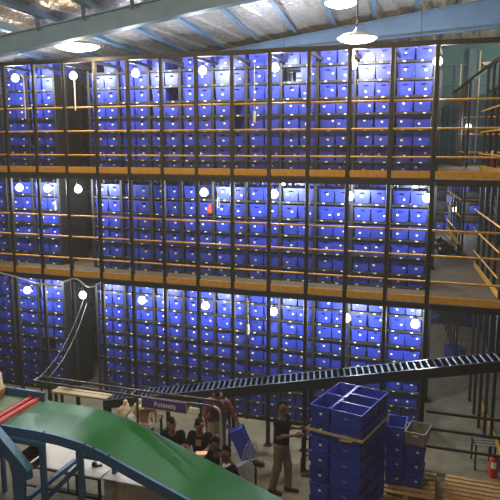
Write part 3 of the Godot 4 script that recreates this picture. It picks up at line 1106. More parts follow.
func belt_conveyor() -> void:
	var o := thing("belt_conveyor", "green belt conveyor on a blue steel frame sloping down to the right", "conveyor")
	part(o, "belt", belt_strip(-2.92, 2.2, 60, 3.15, 4.17, 0.0, 0.012), M.belt)
	part(o, "bed", belt_strip(-2.9, 2.2, 40, 3.18, 4.14, -0.02, 0.05), M.frame_blue)
	part(o, "side_rail", belt_strip(-2.95, 2.2, 60, 4.17, 4.21, 0.012, 0.15), M.frame_blue)
	part(o, "side_rail", belt_strip(-2.95, 2.2, 60, 3.11, 3.15, -0.02, 0.12), M.frame_blue)
	for u in [-2.3, -1.63, 0.3]:
		for z in [4.12, 3.2]:
			var h := belt_path(u) - 0.12
			part(o, "leg", box_mesh(Vector3(0.075, h, 0.075), 0.006), M.frame_blue, Vector3(u, h / 2, z))
	part(o, "stretcher", box_mesh(Vector3(0.6, 0.07, 0.05)), M.frame_blue, Vector3(-1.965, 0.95, 3.2))
	var br := Vector3(-1.63, 1.36, 0) - Vector3(-2.3, 0.66, 0)
	part(o, "brace", box_mesh(Vector3(br.length(), 0.07, 0.05), 0.005), M.frame_blue, Vector3(-1.965, 1.01, 4.12), Vector3(0, 0, atan2(br.y, br.x)))
	part(o, "end_roller", tube_mesh([Vector3(2.2, belt_path(2.2) - 0.05, 3.15), Vector3(2.2, belt_path(2.2) - 0.05, 4.17)], 0.05, 12), M.black)
	for u in [-2.2, -1.5, -1.35, -1.1]:
		part(o, "bolt", lathe_mesh([Vector2(0.0, 0.02), Vector2(0.014, 0.02), Vector2(0.014, 0.0)], 8), M.black, Vector3(u, belt_path(u) + 0.012, 4.19))
	# feeding conveyor at the far left with two red rollers
	var f := thing("feed_conveyor", "grey-green feed conveyor with blue side rail and two red rollers at left edge", "conveyor", Vector3(-3.25, 0, 0))
	part(f, "belt", box_mesh(Vector3(2.6, 0.02, 0.9)), M.belt_grey, Vector3(-1.35, 1.80, 3.65))
	part(f, "side_rail", box_mesh(Vector3(2.85, 0.16, 0.05), 0.006), M.frame_blue, Vector3(-1.15, 1.84, 3.12))
	part(f, "side_rail", box_mesh(Vector3(2.7, 0.13, 0.05), 0.006), M.frame_blue, Vector3(-1.3, 1.74, 4.19))
	for x in [0.03, 0.17]:
		part(f, "red_roller", tube_mesh([Vector3(x, 1.80, 3.16), Vector3(x, 1.80, 4.15)], 0.042, 12), M.red)
	for x in [-2.4, -0.6]:
		for z in [3.2, 4.1]:
			part(f, "leg", box_mesh(Vector3(0.07, 1.7, 0.07), 0.006), M.frame_blue, Vector3(x, 0.85, z))
	# lower frame with the drive motor
	var g := thing("drive_frame", "blue sloping side frame with drive motor below the left end of belt", "frame", Vector3(-2.9, 0, 4.5))
	var st := st_new()
	add_prism(st, PackedVector2Array([Vector2(-0.55, 2.53), Vector2(0.67, 1.34), Vector2(0.68, 1.22), Vector2(0.55, 1.16), Vector2(0.52, 0.0), Vector2(0.34, 0.0), Vector2(0.34, 1.22), Vector2(0.29, 1.42), Vector2(0.15, 1.54), Vector2(-0.55, 2.0)]), -0.05, 0.0)
	part(g, "side_plate", st.commit(), M.frame_blue)
	var pl := Vector3(0.67, 1.34, 0) - Vector3(-0.55, 2.53, 0)
	part(g, "top_flange", box_mesh(Vector3(pl.length(), 0.02, 0.14), 0.004), M.frame_light, Vector3(0.06, 1.945, -0.02), Vector3(0, 0, atan2(pl.y, pl.x)))
	part(g, "post", box_mesh(Vector3(0.075, 1.66, 0.075), 0.006), M.frame_blue, Vector3(0.71, 0.83, -0.25))
	part(g, "beam", box_mesh(Vector3(0.62, 0.07, 0.07), 0.006), M.frame_blue, Vector3(0.37, 1.64, -0.25))
	part(g, "motor", tube_mesh([Vector3(0.46, 1.44, -0.42), Vector3(0.46, 1.44, -0.14)], 0.10, 14), M.black)
	part(g, "gear_cover", tube_mesh([Vector3(0.56, 1.30, -0.42), Vector3(0.56, 1.30, -0.2)], 0.05, 12), mat(Color(0.34, 0.12, 0.09), 0.5))
	part(g, "floor_rail", box_mesh(Vector3(0.07, 0.07, 1.2)), M.frame_blue, Vector3(0.60, 0.9, -0.6))

# ------------------------------------------------------------------ packing station
func station() -> void:
	for k in 2:
		var u0: float = [-3.45, -1.74][k]
		var u1: float = [-1.76, -0.28][k]
		var w := u1 - u0
		var o := thing("work_table", ["white topped work table on a black frame under the belt", "white topped work table with beige front panel under the belt"][k], "table", Vector3((u0 + u1) / 2, 0, 2.87))
		part(o, "tabletop", box_mesh(Vector3(w, 0.03, 1.12), 0.004), M.table, Vector3(0, 0.745, 0))
		for sx in [-1, 1]:
			for sz in [-1, 1]:
				part(o, "leg", box_mesh(Vector3(0.04, 0.73, 0.04)), M.black, Vector3(sx * (w / 2 - 0.05), 0.365, sz * 0.51))
		for sz in [-1, 1]:
			part(o, "rail", box_mesh(Vector3(w - 0.14, 0.04, 0.03)), M.black, Vector3(0, 0.70, sz * 0.51))
			part(o, "rail", box_mesh(Vector3(w - 0.14, 0.03, 0.03)), M.black, Vector3(0, 0.35, sz * 0.51))
		if k == 1:
			part(o, "front_panel", box_mesh(Vector3(w - 0.06, 0.6, 0.015)), M.panel, Vector3(0.02, 0.42, 0.55))
		else:
			for i in 3:
				part(o, "bar", box_mesh(Vector3(0.02, 0.36, 0.02)), M.black, Vector3(0.2 + 0.16 * i, 0.52, 0.51))
	# overhead pipe gantry with the sign
	var g := thing("pipe_gantry", "dark pipe frame over the packing tables that carries the sign", "frame", Vector3(0, 0, 2.92))
	for dz in [0.0, -0.22]:
		part(g, "cross_pipe", tube_mesh([Vector3(-3.34, 2.0, dz), Vector3(-1.2, 1.99, dz), Vector3(0.0, 2.0, dz)], 0.022, 8), M.pipe)
	for u in [-3.34, -1.46]:
		part(g, "post", tube_mesh([Vector3(u, 0.0 if u < -3.4 else 0.76, -0.22), Vector3(u, 2.0, -0.22)], 0.022, 8), M.pipe)
		part(g, "spacer", tube_mesh([Vector3(u, 2.0, 0), Vector3(u, 2.0, -0.22)], 0.018, 6), M.pipe)
	part(g, "end_hoop", tube_mesh([Vector3(0.0, 2.0, 0), Vector3(0.06, 1.98, 0), Vector3(0.10, 1.93, 0), Vector3(0.115, 1.84, 0), Vector3(0.12, 0.0, 0)], 0.018, 8), M.chrome)
	part(g, "end_hoop", tube_mesh([Vector3(0.0, 2.0, -0.22), Vector3(0.05, 1.98, -0.22), Vector3(0.08, 1.92, -0.22), Vector3(0.09, 0.0, -0.22)], 0.018, 8), M.pipe)
	var s := thing("sign_board", "purple sign with white lettering hung from the pipe frame", "sign", Vector3(-0.84, 1.92, 2.955))
	part(s, "board", box_mesh(Vector3(0.80, 0.19, 0.012), 0.003), M.purple)
	var bs := st_new()
	for e in [[Vector3(0.80, 0.010, 0.004), Vector3(0, 0.088, 0.007)], [Vector3(0.80, 0.010, 0.004), Vector3(0, -0.088, 0.007)], [Vector3(0.010, 0.18, 0.004), Vector3(0.395, 0, 0.007)], [Vector3(0.010, 0.18, 0.004), Vector3(-0.395, 0, 0.007)]]:
		add_box(bs, e[0], at(e[1]))
	part(s, "border", bs.commit(), M.strap)
	var tm := TextMesh.new()
	tm.text = "Putaway"
	var sf := SystemFont.new()
	sf.font_names = PackedStringArray(["Droid Sans"])
	tm.font = sf
	tm.font_size = 64
	tm.pixel_size = 0.0016
	tm.depth = 0.006
	part(s, "lettering", tm, M.white, Vector3(0.02, 0.0, 0.008))
	for x in [-0.3, 0.3]:
		part(s, "hanger", tube_mesh([Vector3(x, 0.09, 0), Vector3(x, 0.13, -0.03)], 0.005, 5), M.black)
	# cable coil below the sign, socket box on the pipe
	var coil := st_new()
	for k in 3:
		var ring := []
		for i in 13:
			var t := TAU * i / 12.0
			ring.append(Vector3(cos(t) * 0.045, sin(t) * 0.10 - 0.03 * k, 0.012 * k))
		add_tube(coil, ring, 0.008, 5)
	lone("cable_coil", coil.commit(), M.cable, Vector3(-1.08, 1.66, 2.92), Vector3.ZERO, "white cable coiled and hung below the purple sign", "cable")
	var so := thing("socket_box", "small white socket box on the pipe right of the purple sign", "box", Vector3(-0.32, 1.90, 2.95))
	part(so, "body", box_mesh(Vector3(0.17, 0.09, 0.05), 0.008), M.cable)
	for x in [-0.04, 0.04]:
		part(so, "socket", box_mesh(Vector3(0.045, 0.045, 0.006), 0.004), M.white, Vector3(x, 0, 0.027))
	# things on the tables
	var pk := thing("document_box", "small orange and white box on the table before the seated people", "box", Vector3(-0.43, 0.761, 2.42), 0.35)
	part(pk, "sleeve", box_mesh(Vector3(0.20, 0.10, 0.12), 0.004), M.orange, Vector3(0, 0.05, 0))
	part(pk, "lid", box_mesh(Vector3(0.205, 0.06, 0.125), 0.004), mat(Color(0.93, 0.66, 0.50), 0.6), Vector3(0, 0.13, 0))
	var lf := thing("tape_gun", "small green tape dispenser lying on the white table", "tape gun", Vector3(-2.0, 0.761, 3.12), 0.5)
	part(lf, "body", box_mesh(Vector3(0.16, 0.03, 0.04), 0.006), mat(Color(0.12, 0.30, 0.13), 0.5), Vector3(0, 0.016, 0))
	part(lf, "roll", tube_mesh([Vector3(-0.05, 0.045, -0.025), Vector3(-0.05, 0.045, 0.025)], 0.044, 12), mat(Color(0.14, 0.26, 0.12), 0.5))
	# platform truck with beige bundles behind the belt
	var tk := thing("platform_truck", "dark platform truck loaded with beige bundles behind the belt", "truck", Vector3(-2.34, 0, 1.12), 0.06)
	part(tk, "platform", box_mesh(Vector3(0.85, 0.04, 0.5), 0.005), M.panel, Vector3(0, 0.70, 0))
	for sx in [-1, 1]:
		for sz in [-1, 1]:
			part(tk, "leg", box_mesh(Vector3(0.04, 0.60, 0.04)), M.black, Vector3(sx * 0.39, 0.38, sz * 0.21))
			part(tk, "caster", tube_mesh([Vector3(sx * 0.39 - 0.015, 0.045, sz * 0.21), Vector3(sx * 0.39 + 0.015, 0.045, sz * 0.21)], 0.045, 10), M.rubber)
	# its load
	for k in 2:
		var bn := []
		for i in 6:
			bn.append([Vector3(rng.randf_range(-0.07, 0.07), 0.08 + 0.03 * (i % 3), rng.randf_range(-0.05, 0.05)), Vector3(rng.randf_range(-0.05, 0.05), 0.14 + 0.05 * (i % 3), rng.randf_range(-0.05, 0.05)), 0.075, 0.05])
		var bag := thing("paper_bundle", ["crumpled beige bundle behind the belt, left of the pair", "crumpled beige bundle behind the belt, right of the pair"][k], "bundle", Vector3([-2.60, -2.36][k], 0.721, [1.20, 1.06][k]))
		part(bag, "wrapping", bones_mesh(bn, 0.018, 0.03), M.sack, Vector3(0, 0.0, 0))
		part(bag, "knot", bones_mesh([[Vector3(0, 0.24, 0), Vector3(0.03, 0.33, 0), 0.03, 0.045]], 0.015, 0.02), M.sack)
	var ca := thing("carton", "open brown carton on the platform truck beside the beige bundles", "carton", Vector3(-2.10, 0.721, 1.14), 0.4)
	for e in [[Vector3(0.3, 0.24, 0.006), Vector3(0, 0.12, 0.12)], [Vector3(0.3, 0.24, 0.006), Vector3(0, 0.12, -0.12)], [Vector3(0.006, 0.24, 0.24), Vector3(0.15, 0.12, 0)], [Vector3(0.006, 0.24, 0.24), Vector3(-0.15, 0.12, 0)], [Vector3(0.3, 0.006, 0.24), Vector3(0, 0.003, 0)]]:
		part(ca, "panel", box_mesh(e[0]), M.carton, e[1])
	part(ca, "flap", box_mesh(Vector3(0.3, 0.006, 0.12)), M.carton, Vector3(0, 0.27, 0.165), Vector3(-0.7, 0, 0))
	# wooden bench before the left racks
	var b := thing("wooden_bench", "long pale plank bench on dark legs before the left racks", "bench", Vector3(-4.05, 0, 0.45))
	part(b, "plank", box_mesh(Vector3(1.35, 0.05, 0.16), 0.006), M.plank, Vector3(0, 0.75, 0.08))
	part(b, "plank", box_mesh(Vector3(1.35, 0.05, 0.12), 0.006), M.plank, Vector3(0, 0.75, -0.09))
	for x in [-0.6, 0.6]:
		for z in [-0.1, 0.1]:
			part(b, "leg", box_mesh(Vector3(0.05, 0.725, 0.05)), M.steel, Vector3(x, 0.3625, z))
	part(b, "stretcher", box_mesh(Vector3(1.15, 0.04, 0.03)), M.steel, Vector3(0, 0.4, 0.1))
	# stools
	# fan
	var f := thing("pedestal_fan", "pedestal fan with pale wire cage standing before the man in black", "fan", Vector3(0.57, 0, 2.57), 0.0)
	part(f, "base", lathe_mesh([Vector2(0.22, 0), Vector2(0.22, 0.02), Vector2(0.06, 0.05), Vector2(0.02, 0.08)], 18), M.black)
	part(f, "pole", tube_mesh([Vector3(0, 0.05, 0), Vector3(0, 0.93, 0)], 0.018, 8), M.black)
	var mot := part(f, "motor", lathe_mesh([Vector2(0, -0.10), Vector2(0.055, -0.09), Vector2(0.07, -0.02), Vector2(0.07, 0.05), Vector2(0.05, 0.09), Vector2(0.0, 0.10)], 14), mat(Color(0.10, 0.14, 0.12), 0.35), Vector3(0.06, 1.0, 0), Vector3(0, 0, PI / 2))
	part(mot, "cap", lathe_mesh([Vector2(0.058, -0.06), Vector2(0.045, -0.098), Vector2(0, -0.112)], 12), mat(Color(0.80, 0.75, 0.42), 0.4))
	var cg := st_new()
	for fc in [-0.055, 0.055]:
		for r in [0.30, 0.235, 0.17, 0.10]:
			var ring := []
			for i in 25:
				var t := TAU * i / 24.0
				ring.append(Vector3(fc * (1.0 if r < 0.28 else 0.55), cos(t) * r, sin(t) * r))
			add_tube(cg, ring, 0.0035, 4)
		for i in 20:
			var t := TAU * i / 20.0
			add_tube(cg, [Vector3(fc, cos(t) * 0.05, sin(t) * 0.05), Vector3(fc, cos(t) * 0.24, sin(t) * 0.24), Vector3(fc * 0.55, cos(t) * 0.30, sin(t) * 0.30)], 0.0015, 4)
	part(f, "cage", cg.commit(), M.wire, Vector3(-0.10, 1.02, 0))
	for i in 3:
		var t := TAU * i / 3.0
		part(f, "blade", prism_mesh(PackedVector2Array([Vector2(-0.02, 0.03), Vector2(0.03, 0.03), Vector2(0.09, 0.16), Vector2(0.06, 0.25), Vector2(-0.05, 0.25), Vector2(-0.07, 0.15)]), -0.002, 0.002), mat(Color(0.22, 0.24, 0.22), 0.4), Vector3(-0.10, 1.02, 0), Vector3(t, PI / 2 + 0.25, 0))
	# sack at the left edge on the feed conveyor
	var sk := thing("sack", "beige cloth sack standing in a brown basket at the left edge", "sack", Vector3(-3.86, 1.81, 3.36))
	part(sk, "cloth", bones_mesh([[Vector3(0, 0.10, 0), Vector3(-0.01, 0.34, 0), 0.21, 0.19], [Vector3(-0.01, 0.34, 0), Vector3(-0.06, 0.60, 0.0), 0.17, 0.08]], 0.025, 0.06), M.sack)
	part(sk, "basket", lathe_mesh([Vector2(0.16, 0.0), Vector2(0.20, 0.02), Vector2(0.235, 0.15), Vector2(0.235, 0.17), Vector2(0.20, 0.17)], 18), M.carton)

# ------------------------------------------------------------------ people
func standing() -> Dictionary:
	return {
		pelvis = Vector3(0, 0.93, 0), chest = Vector3(0, 1.27, 0.01), neck = Vector3(0, 1.43, 0.0), head = Vector3(0, 1.565, 0.03), look = Vector3(0, -0.25, 1),
		sh = [Vector3(0.16, 1.33, 0), Vector3(-0.16, 1.33, 0)], el = [Vector3(0.20, 1.10, 0.0), Vector3(-0.20, 1.10, 0.0)], wr = [Vector3(0.19, 0.87, 0.08), Vector3(-0.19, 0.87, 0.08)],
		hip = [Vector3(0.085, 0.89, 0), Vector3(-0.085, 0.89, 0)], knee = [Vector3(0.095, 0.48, 0.02), Vector3(-0.095, 0.48, 0.02)], ank = [Vector3(0.10, 0.085, -0.01), Vector3(-0.10, 0.085, -0.01)],
		toe = [Vector3(0.1, 0, 1), Vector3(-0.1, 0, 1)], hdir = [Vector3(0, -1, 0.2), Vector3(0, -1, 0.2)], palm = [Vector3(-1, 0, 0), Vector3(1, 0, 0)], curl = 0.5}

func seated(lean: float, look: Vector3) -> Dictionary:
	var c := Vector3(0, 0.94, 0.04 + lean * 0.6)
	var n := Vector3(0, 1.08, 0.06 + lean)
	return {
		pelvis = Vector3(0, 0.62, 0), chest = c, neck = n, head = n + Vector3(0, 0.13, 0.045), look = look,
		sh = [Vector3(0.15, 1.0, 0.04 + lean * 0.85), Vector3(-0.15, 1.0, 0.04 + lean * 0.85)], el = [Vector3(0.21, 0.83, 0.14 + lean), Vector3(-0.21, 0.83, 0.14 + lean)], wr = [Vector3(0.10, 0.83, 0.36 + lean), Vector3(-0.10, 0.83, 0.36 + lean)],
		hip = [Vector3(0.085, 0.59, 0.02), Vector3(-0.085, 0.59, 0.02)], knee = [Vector3(0.11, 0.55, 0.42), Vector3(-0.11, 0.55, 0.42)], ank = [Vector3(0.11, 0.085, 0.36), Vector3(-0.11, 0.085, 0.36)],
		toe = [Vector3(0, 0, 1), Vector3(0, 0, 1)], hdir = [Vector3(-0.2, 0, 1), Vector3(0.2, 0, 1)], palm = [Vector3(0, -1, 0), Vector3(0, -1, 0)], curl = 0.4}

func stool(p: Vector3, label: String) -> void:
	var o := thing("stool", label, "stool", p, 0.0, "stools at the packing tables")
	part(o, "seat", lathe_mesh([Vector2(0.0, 0.485), Vector2(0.16, 0.485), Vector2(0.17, 0.47), Vector2(0.16, 0.45), Vector2(0.0, 0.45)], 16), M.frame_blue)
	for i in 4:
		var t := TAU * (i + 0.5) / 4.0
		part(o, "leg", tube_mesh([Vector3(cos(t) * 0.11, 0.455, sin(t) * 0.11), Vector3(cos(t) * 0.17, 0.0, sin(t) * 0.17)], 0.014, 6), M.black)

func people() -> void:
	# the man in black who works at the stack
	var J := standing()
	J.el = [Vector3(0.20, 1.13, 0.06), Vector3(-0.21, 1.12, 0.05)]
	J.wr = [Vector3(0.13, 1.19, 0.30), Vector3(-0.12, 1.17, 0.31)]
	J.hdir = [Vector3(-0.1, 0.15, 1), Vector3(0.1, 0.1, 1)]
	J.palm = [Vector3(-1, -0.2, 0), Vector3(1, -0.2, 0)]
	J.ank = [Vector3(0.09, 0.085, 0.10), Vector3(-0.10, 0.085, -0.12)]
	J.knee = [Vector3(0.09, 0.48, 0.09), Vector3(-0.095, 0.48, -0.03)]
	person("man in black shirt and khaki trousers standing at the tall stack of blue totes", Vector3(0.72, 0, 1.62), PI / 2 - 0.15, J, M.shirt_black, M.khaki)
	# the man in maroon who bends over with a tote in his hand
	var K := standing()
	K.pelvis = Vector3(0, 0.93, -0.04)
	K.chest = Vector3(0.04, 1.22, 0.12)
	K.neck = Vector3(0.05, 1.36, 0.20)
	K.head = Vector3(0.05, 1.46, 0.29)
	K.look = Vector3(0.2, -0.7, 1)
	K.sh = [Vector3(0.20, 1.27, 0.15), Vector3(-0.115, 1.30, 0.15)]
	K.el = [Vector3(0.36, 1.06, 0.22), Vector3(-0.20, 1.08, 0.22)]
	K.wr = [Vector3(0.46, 0.86, 0.34), Vector3(-0.16, 0.86, 0.30)]
	K.hdir = [Vector3(0.25, -1, 0.15), Vector3(0, -1, 0.2)]
	K.palm = [Vector3(-0.4, 0, -1), Vector3(1, 0, 0)]
	K.curl = 1.0
	person("man in maroon shirt bending forward with a blue tote in his hand", Vector3(-0.72, 0, 1.0), 0.25, K, M.shirt_maroon, M.beige_cloth, 0.1)
	# four seated people
	var S := [
		["seated person with dark hair and black shirt, under the purple sign", Vector3(-1.17, 0, 1.98), 0.35, 0.08, Vector3(0.5, -0.3, 1)],
		["seated person in black shirt with a badge, right of the purple sign", Vector3(-0.66, 0, 1.86), 0.1, 0.08, Vector3(0, -0.4, 1)],
		["seated person bent forward beside the orange paper pack", Vector3(-0.03, 0, 2.46), -0.5, 0.08, Vector3(-0.2, -0.4, 1)],
		["seated person with pale collar at the end of table, nearest the fan", Vector3(0.27, 0, 2.76), -0.9, 0.05, Vector3(0.2, -0.3, 1)]]
	for i in 4:
		var e = S[i]
		var D := seated(e[3], e[4])
		var o := person(e[0], e[1], e[2], D, M.shirt_black, M.khaki)
		stool(e[1] + Vector3(0, 0, -0.02), ["blue topped stool under the person below the purple sign", "blue topped stool under the person with a badge", "blue topped stool under the person beside the orange pack", "blue topped stool under the person nearest the fan"][i])
		if i == 1:
			part(o, "badge", box_mesh(Vector3(0.10, 0.11, 0.004)), mat(Color(0.52, 0.32, 0.26), 0.6), Vector3(0.0, 0.91, 0.225), Vector3(-0.2, 0, 0))
		if i == 3:
			part(o, "collar", bones_mesh([[Vector3(0.06, 1.04, 0.11), Vector3(0.0, 0.99, 0.17), 0.03, 0.022], [Vector3(-0.06, 1.04, 0.11), Vector3(0.0, 0.99, 0.17), 0.03, 0.022]], 0.01, 0.02), M.white)
	# the tote in the bending man's hand
	var tt := thing("carried_tote", "blue tote hanging tilted from the hand of the man in maroon", "tote", Vector3(-0.06, 0.66, 1.46))
	var lg := Vector3(0.44, -0.90, 0.0)
	var fc := Vector3(0.15, 0.30, 0.92)
	fc = (fc - lg * fc.dot(lg) / lg.length_squared()).normalized()
	lg = lg.normalized()
	tt.basis = Basis(fc.cross(lg).normalized() * -1.0, -fc, lg).orthonormalized()
	var tub := part(tt, "tub", tote_mesh(0.29, 0.16, 0.62), M.blue[1])
	part(tub, "label_card", box_mesh(Vector3(0.07, 0.004, 0.09)), mat(Color(0.22, 0.26, 0.62), 0.5), Vector3(0, -0.002, 0.02))

# ------------------------------------------------------------------ stacks of totes on pallets
func pallet(label: String, p: Vector3, turn: float, w: float, d: float, slats: int, group := "") -> Node3D:
	var o := thing("wooden_pallet", label, "pallet", p, turn, group)
	for i in slats:
		var z := lerpf(-d / 2 + 0.05, d / 2 - 0.05, float(i) / (slats - 1))
		part(o, "deck_slat", box_mesh(Vector3(w, 0.02, d / slats * 0.72), 0.003), M.wood, Vector3(rng.randf_range(-0.01, 0.01), 0.125, z))
	for x in [-w / 2 + 0.05, 0.0, w / 2 - 0.05]:
		part(o, "bearer", box_mesh(Vector3(0.09, 0.095, d), 0.003), M.wood, Vector3(x, 0.067, 0))
	for z in [-d / 2 + 0.05, 0.0, d / 2 - 0.05]:
		part(o, "bottom_slat", box_mesh(Vector3(w, 0.02, 0.1)), M.wood, Vector3(0, 0.01, z))
	return o

func stacks() -> void:
	var phi := -0.235
	var c := Vector3(1.92, 0, 1.78)
	var cw := 0.88
	var cd := 1.14
	pallet("wooden pallet under the tall strapped stack of blue totes", c, phi, 0.95, 1.16, 7)
	var lh := 0.260
	var col := ["nearest", "middle", "rear"]
	for l in 7:
		var y := 0.136 + lh * l
		for k in 2:
			var p := c + Vector3(-cw / 2 + 0.17, y, cd / 2 - 0.285 - 0.57 * k).rotated(Vector3.UP, phi)
			var lb := "blue tote in the left column of the strapped stack, %s layer up, %s" % [ORD[l], "nearer one" if k == 0 else "rear one"]
			tote(lb, "blue totes in the strapped stack", p, phi, 0.33, 0.256, 0.555, M.blue[(l + k) % 3], Vector2(0.02, 0.5))
		for k in 3:
			var p := c + Vector3(cw / 2 - 0.265, y, cd / 2 - 0.19 - 0.38 * k).rotated(Vector3.UP, phi)
			var lb := "blue tote in the right column of the strapped stack, %s layer up, %s one" % [ORD[l], col[k]]
			var o := tote(lb, "blue totes in the strapped stack", p, phi - PI / 2, 0.368, 0.256, 0.52, M.blue[(l + k + 1) % 3], Vector2(0.04, 0.5))
			part(o, "side_card", box_mesh(Vector3(0.004, 0.025, 0.08)), mat(Color(0.42, 0.47, 0.72), 0.5), Vector3(0.181, 0.14, 0.0), Vector3(0, 0, -0.06))
	var s := thing("strap_band", "beige packing strap wound round the tall stack of blue totes", "strap", c, phi)
	var y2 := 0.136 + lh * 5 + 0.11
	for e in [[Vector3(cw + 0.05, 0.05, 0.012), Vector3(0, y2, cd / 2 + 0.014), 0.01], [Vector3(cw + 0.05, 0.05, 0.012), Vector3(0, y2, -cd / 2 - 0.014), -0.01], [Vector3(0.012, 0.05, cd + 0.04), Vector3(cw / 2 + 0.03, y2, 0), 0.0], [Vector3(0.012, 0.05, cd + 0.04), Vector3(-cw / 2 - 0.03, y2, 0), 0.0]]:
		part(s, "band_side", box_mesh(e[0], 0.003), M.strap, e[1], Vector3(0, 0, e[2]))
	part(s, "band_end", box_mesh(Vector3(0.22, 0.035, 0.006)), M.strap, Vector3(0.2, y2 - 0.045, cd / 2 + 0.024), Vector3(0, 0, 0.1))
	# the second stack behind it
	var q := Vector3(2.76, 0, 0.72)
	pallet("wooden pallet under the lower stack of blue totes with a grey one on top", q + Vector3(0.05, 0, 0.08), 0.02, 0.95, 0.9, 6)
	for l in 4:
		for k in 2:
			if l == 3 and k == 1:
				continue
			var p := q + Vector3(-0.18 + 0.335 * k, 0.136 + 0.268 * l, 0.02)
			tote("blue tote in the lower stack beside the aisle, %s layer up, %s column" % [ORD[l], "left" if k == 0 else "right"], "blue totes in the lower stack", p, rng.randf_range(-0.03, 0.03), 0.32, 0.264, 0.5, M.blue[(l + k) % 4], Vector2(0.05, 0.45))
	var g := thing("grey_tote", "empty grey tote tilted forward on top of the lower stack", "tote", q + Vector3(0.19, 0.942, 0.08))
	g.rotation = Vector3(0.0, -0.16, 0.0)
	part(g, "tub", tote_mesh(0.35, 0.22, 0.50), M.grey_tote)
	part(g, "rim_strip", box_mesh(Vector3(0.36, 0.012, 0.02)), M.strap, Vector3(0, 0.226, 0.25))
	# hand truck behind the stack
	var t := thing("hand_truck", "black tube hand truck standing between the man in black and the stack", "hand truck", Vector3(1.02, 0, 0.75), 0.3)
	for x in [-0.13, 0.13]:
		part(t, "upright", tube_mesh([Vector3(x, 0.1, 0), Vector3(x, 1.15, -0.05), Vector3(x * 0.8, 1.25, -0.12)], 0.022, 8), M.black)
		part(t, "wheel", tube_mesh([Vector3(x * 1.25, 0.11, -0.06), Vector3(x * 1.25 + 0.04, 0.11, -0.06)], 0.11, 14), M.rubber)
	for y in [0.3, 0.62, 0.95]:
		part(t, "cross_bar", tube_mesh([Vector3(-0.13, y, -0.02), Vector3(0.13, y, -0.02)], 0.015, 6), M.black)
	part(t, "handle", tube_mesh([Vector3(-0.10, 1.25, -0.12), Vector3(0.10, 1.25, -0.12)], 0.022, 8), M.black)
	part(t, "toe_plate", box_mesh(Vector3(0.34, 0.012, 0.22)), M.black, Vector3(0, 0.02, 0.11))

# ------------------------------------------------------------------ right-hand floor
func right_ground() -> void:
	var r := thing("guard_rail", "black three-bar guard rail across the ground floor aisle", "guard rail", Vector3(0, 0, 0.0))
	for h in [0.47, 0.82, 1.15]:
		part(r, "bar", box_mesh(Vector3(1.75, 0.045, 0.045), 0.005), M.black, Vector3(3.9, h, 0))
	part(r, "post", box_mesh(Vector3(0.06, 1.2, 0.06), 0.005), M.black, Vector3(4.78, 0.6, 0))
	pallet("wooden pallet on the floor at lower right, behind its neighbour", Vector3(4.0, 0, 0.78), -0.02, 1.15, 0.95, 7)
	pallet("wooden pallet on the floor at lower right, nearest the camera", Vector3(3.97, 0, 1.80), 0.03, 1.15, 0.95, 7)
	# fire extinguisher
	var e := thing("fire_extinguisher", "red fire extinguisher with white label standing by the yellow kerb", "extinguisher", Vector3(4.25, 0, -0.12))
	part(e, "cylinder", lathe_mesh([Vector2(0.0, 0.0), Vector2(0.075, 0.0), Vector2(0.082, 0.02), Vector2(0.082, 0.36), Vector2(0.06, 0.41), Vector2(0.025, 0.43), Vector2(0.0, 0.43)], 16), M.red)
	var lb := st_new()
	for i in 6:
		var t0 := PI / 2 - 0.6 + 0.2 * i
		var t1 := t0 + 0.2
		quad(lb, Vector3(cos(t0) * 0.0835, 0.20, sin(t0) * 0.0835), Vector3(cos(t1) * 0.0835, 0.20, sin(t1) * 0.0835), Vector3(cos(t1) * 0.0835, 0.32, sin(t1) * 0.0835), Vector3(cos(t0) * 0.0835, 0.32, sin(t0) * 0.0835), Vector3(cos(t0), 0, sin(t0)))
	part(e, "label", lb.commit(), M.card)
	part(e, "valve", box_mesh(Vector3(0.03, 0.05, 0.09), 0.005), M.black, Vector3(0, 0.45, 0))
	part(e, "hose", tube_mesh([Vector3(0, 0.45, 0.04), Vector3(0.07, 0.44, 0.07), Vector3(0.10, 0.32, 0.05), Vector3(0.095, 0.14, 0.03)], 0.012, 6), M.black)
	# step stand
	var s := thing("step_stand", "dark metal step stand with slatted top beside the fire extinguisher", "steps", Vector3(4.08, 0, -0.5), 0.15)
	for i in 4:
		part(s, "tread_slat", box_mesh(Vector3(0.36, 0.02, 0.055), 0.003), M.chrome, Vector3(0, 0.48, -0.2 + 0.11 * i))
	for x in [-0.17, 0.17]:
		part(s, "side_bar", box_mesh(Vector3(0.03, 0.04, 0.5)), M.black, Vector3(x, 0.46, -0.03))
		for z in [-0.24, 0.19]:
			part(s, "leg", box_mesh(Vector3(0.03, 0.46, 0.03)), M.black, Vector3(x, 0.23, z))
	tote("lone blue tote on the floor far down the ground aisle", "", Vector3(3.42, 0.0, -6.8), 0.5, 0.42, 0.34, 0.5, M.blue[0], Vector2(0.02, 0.5))

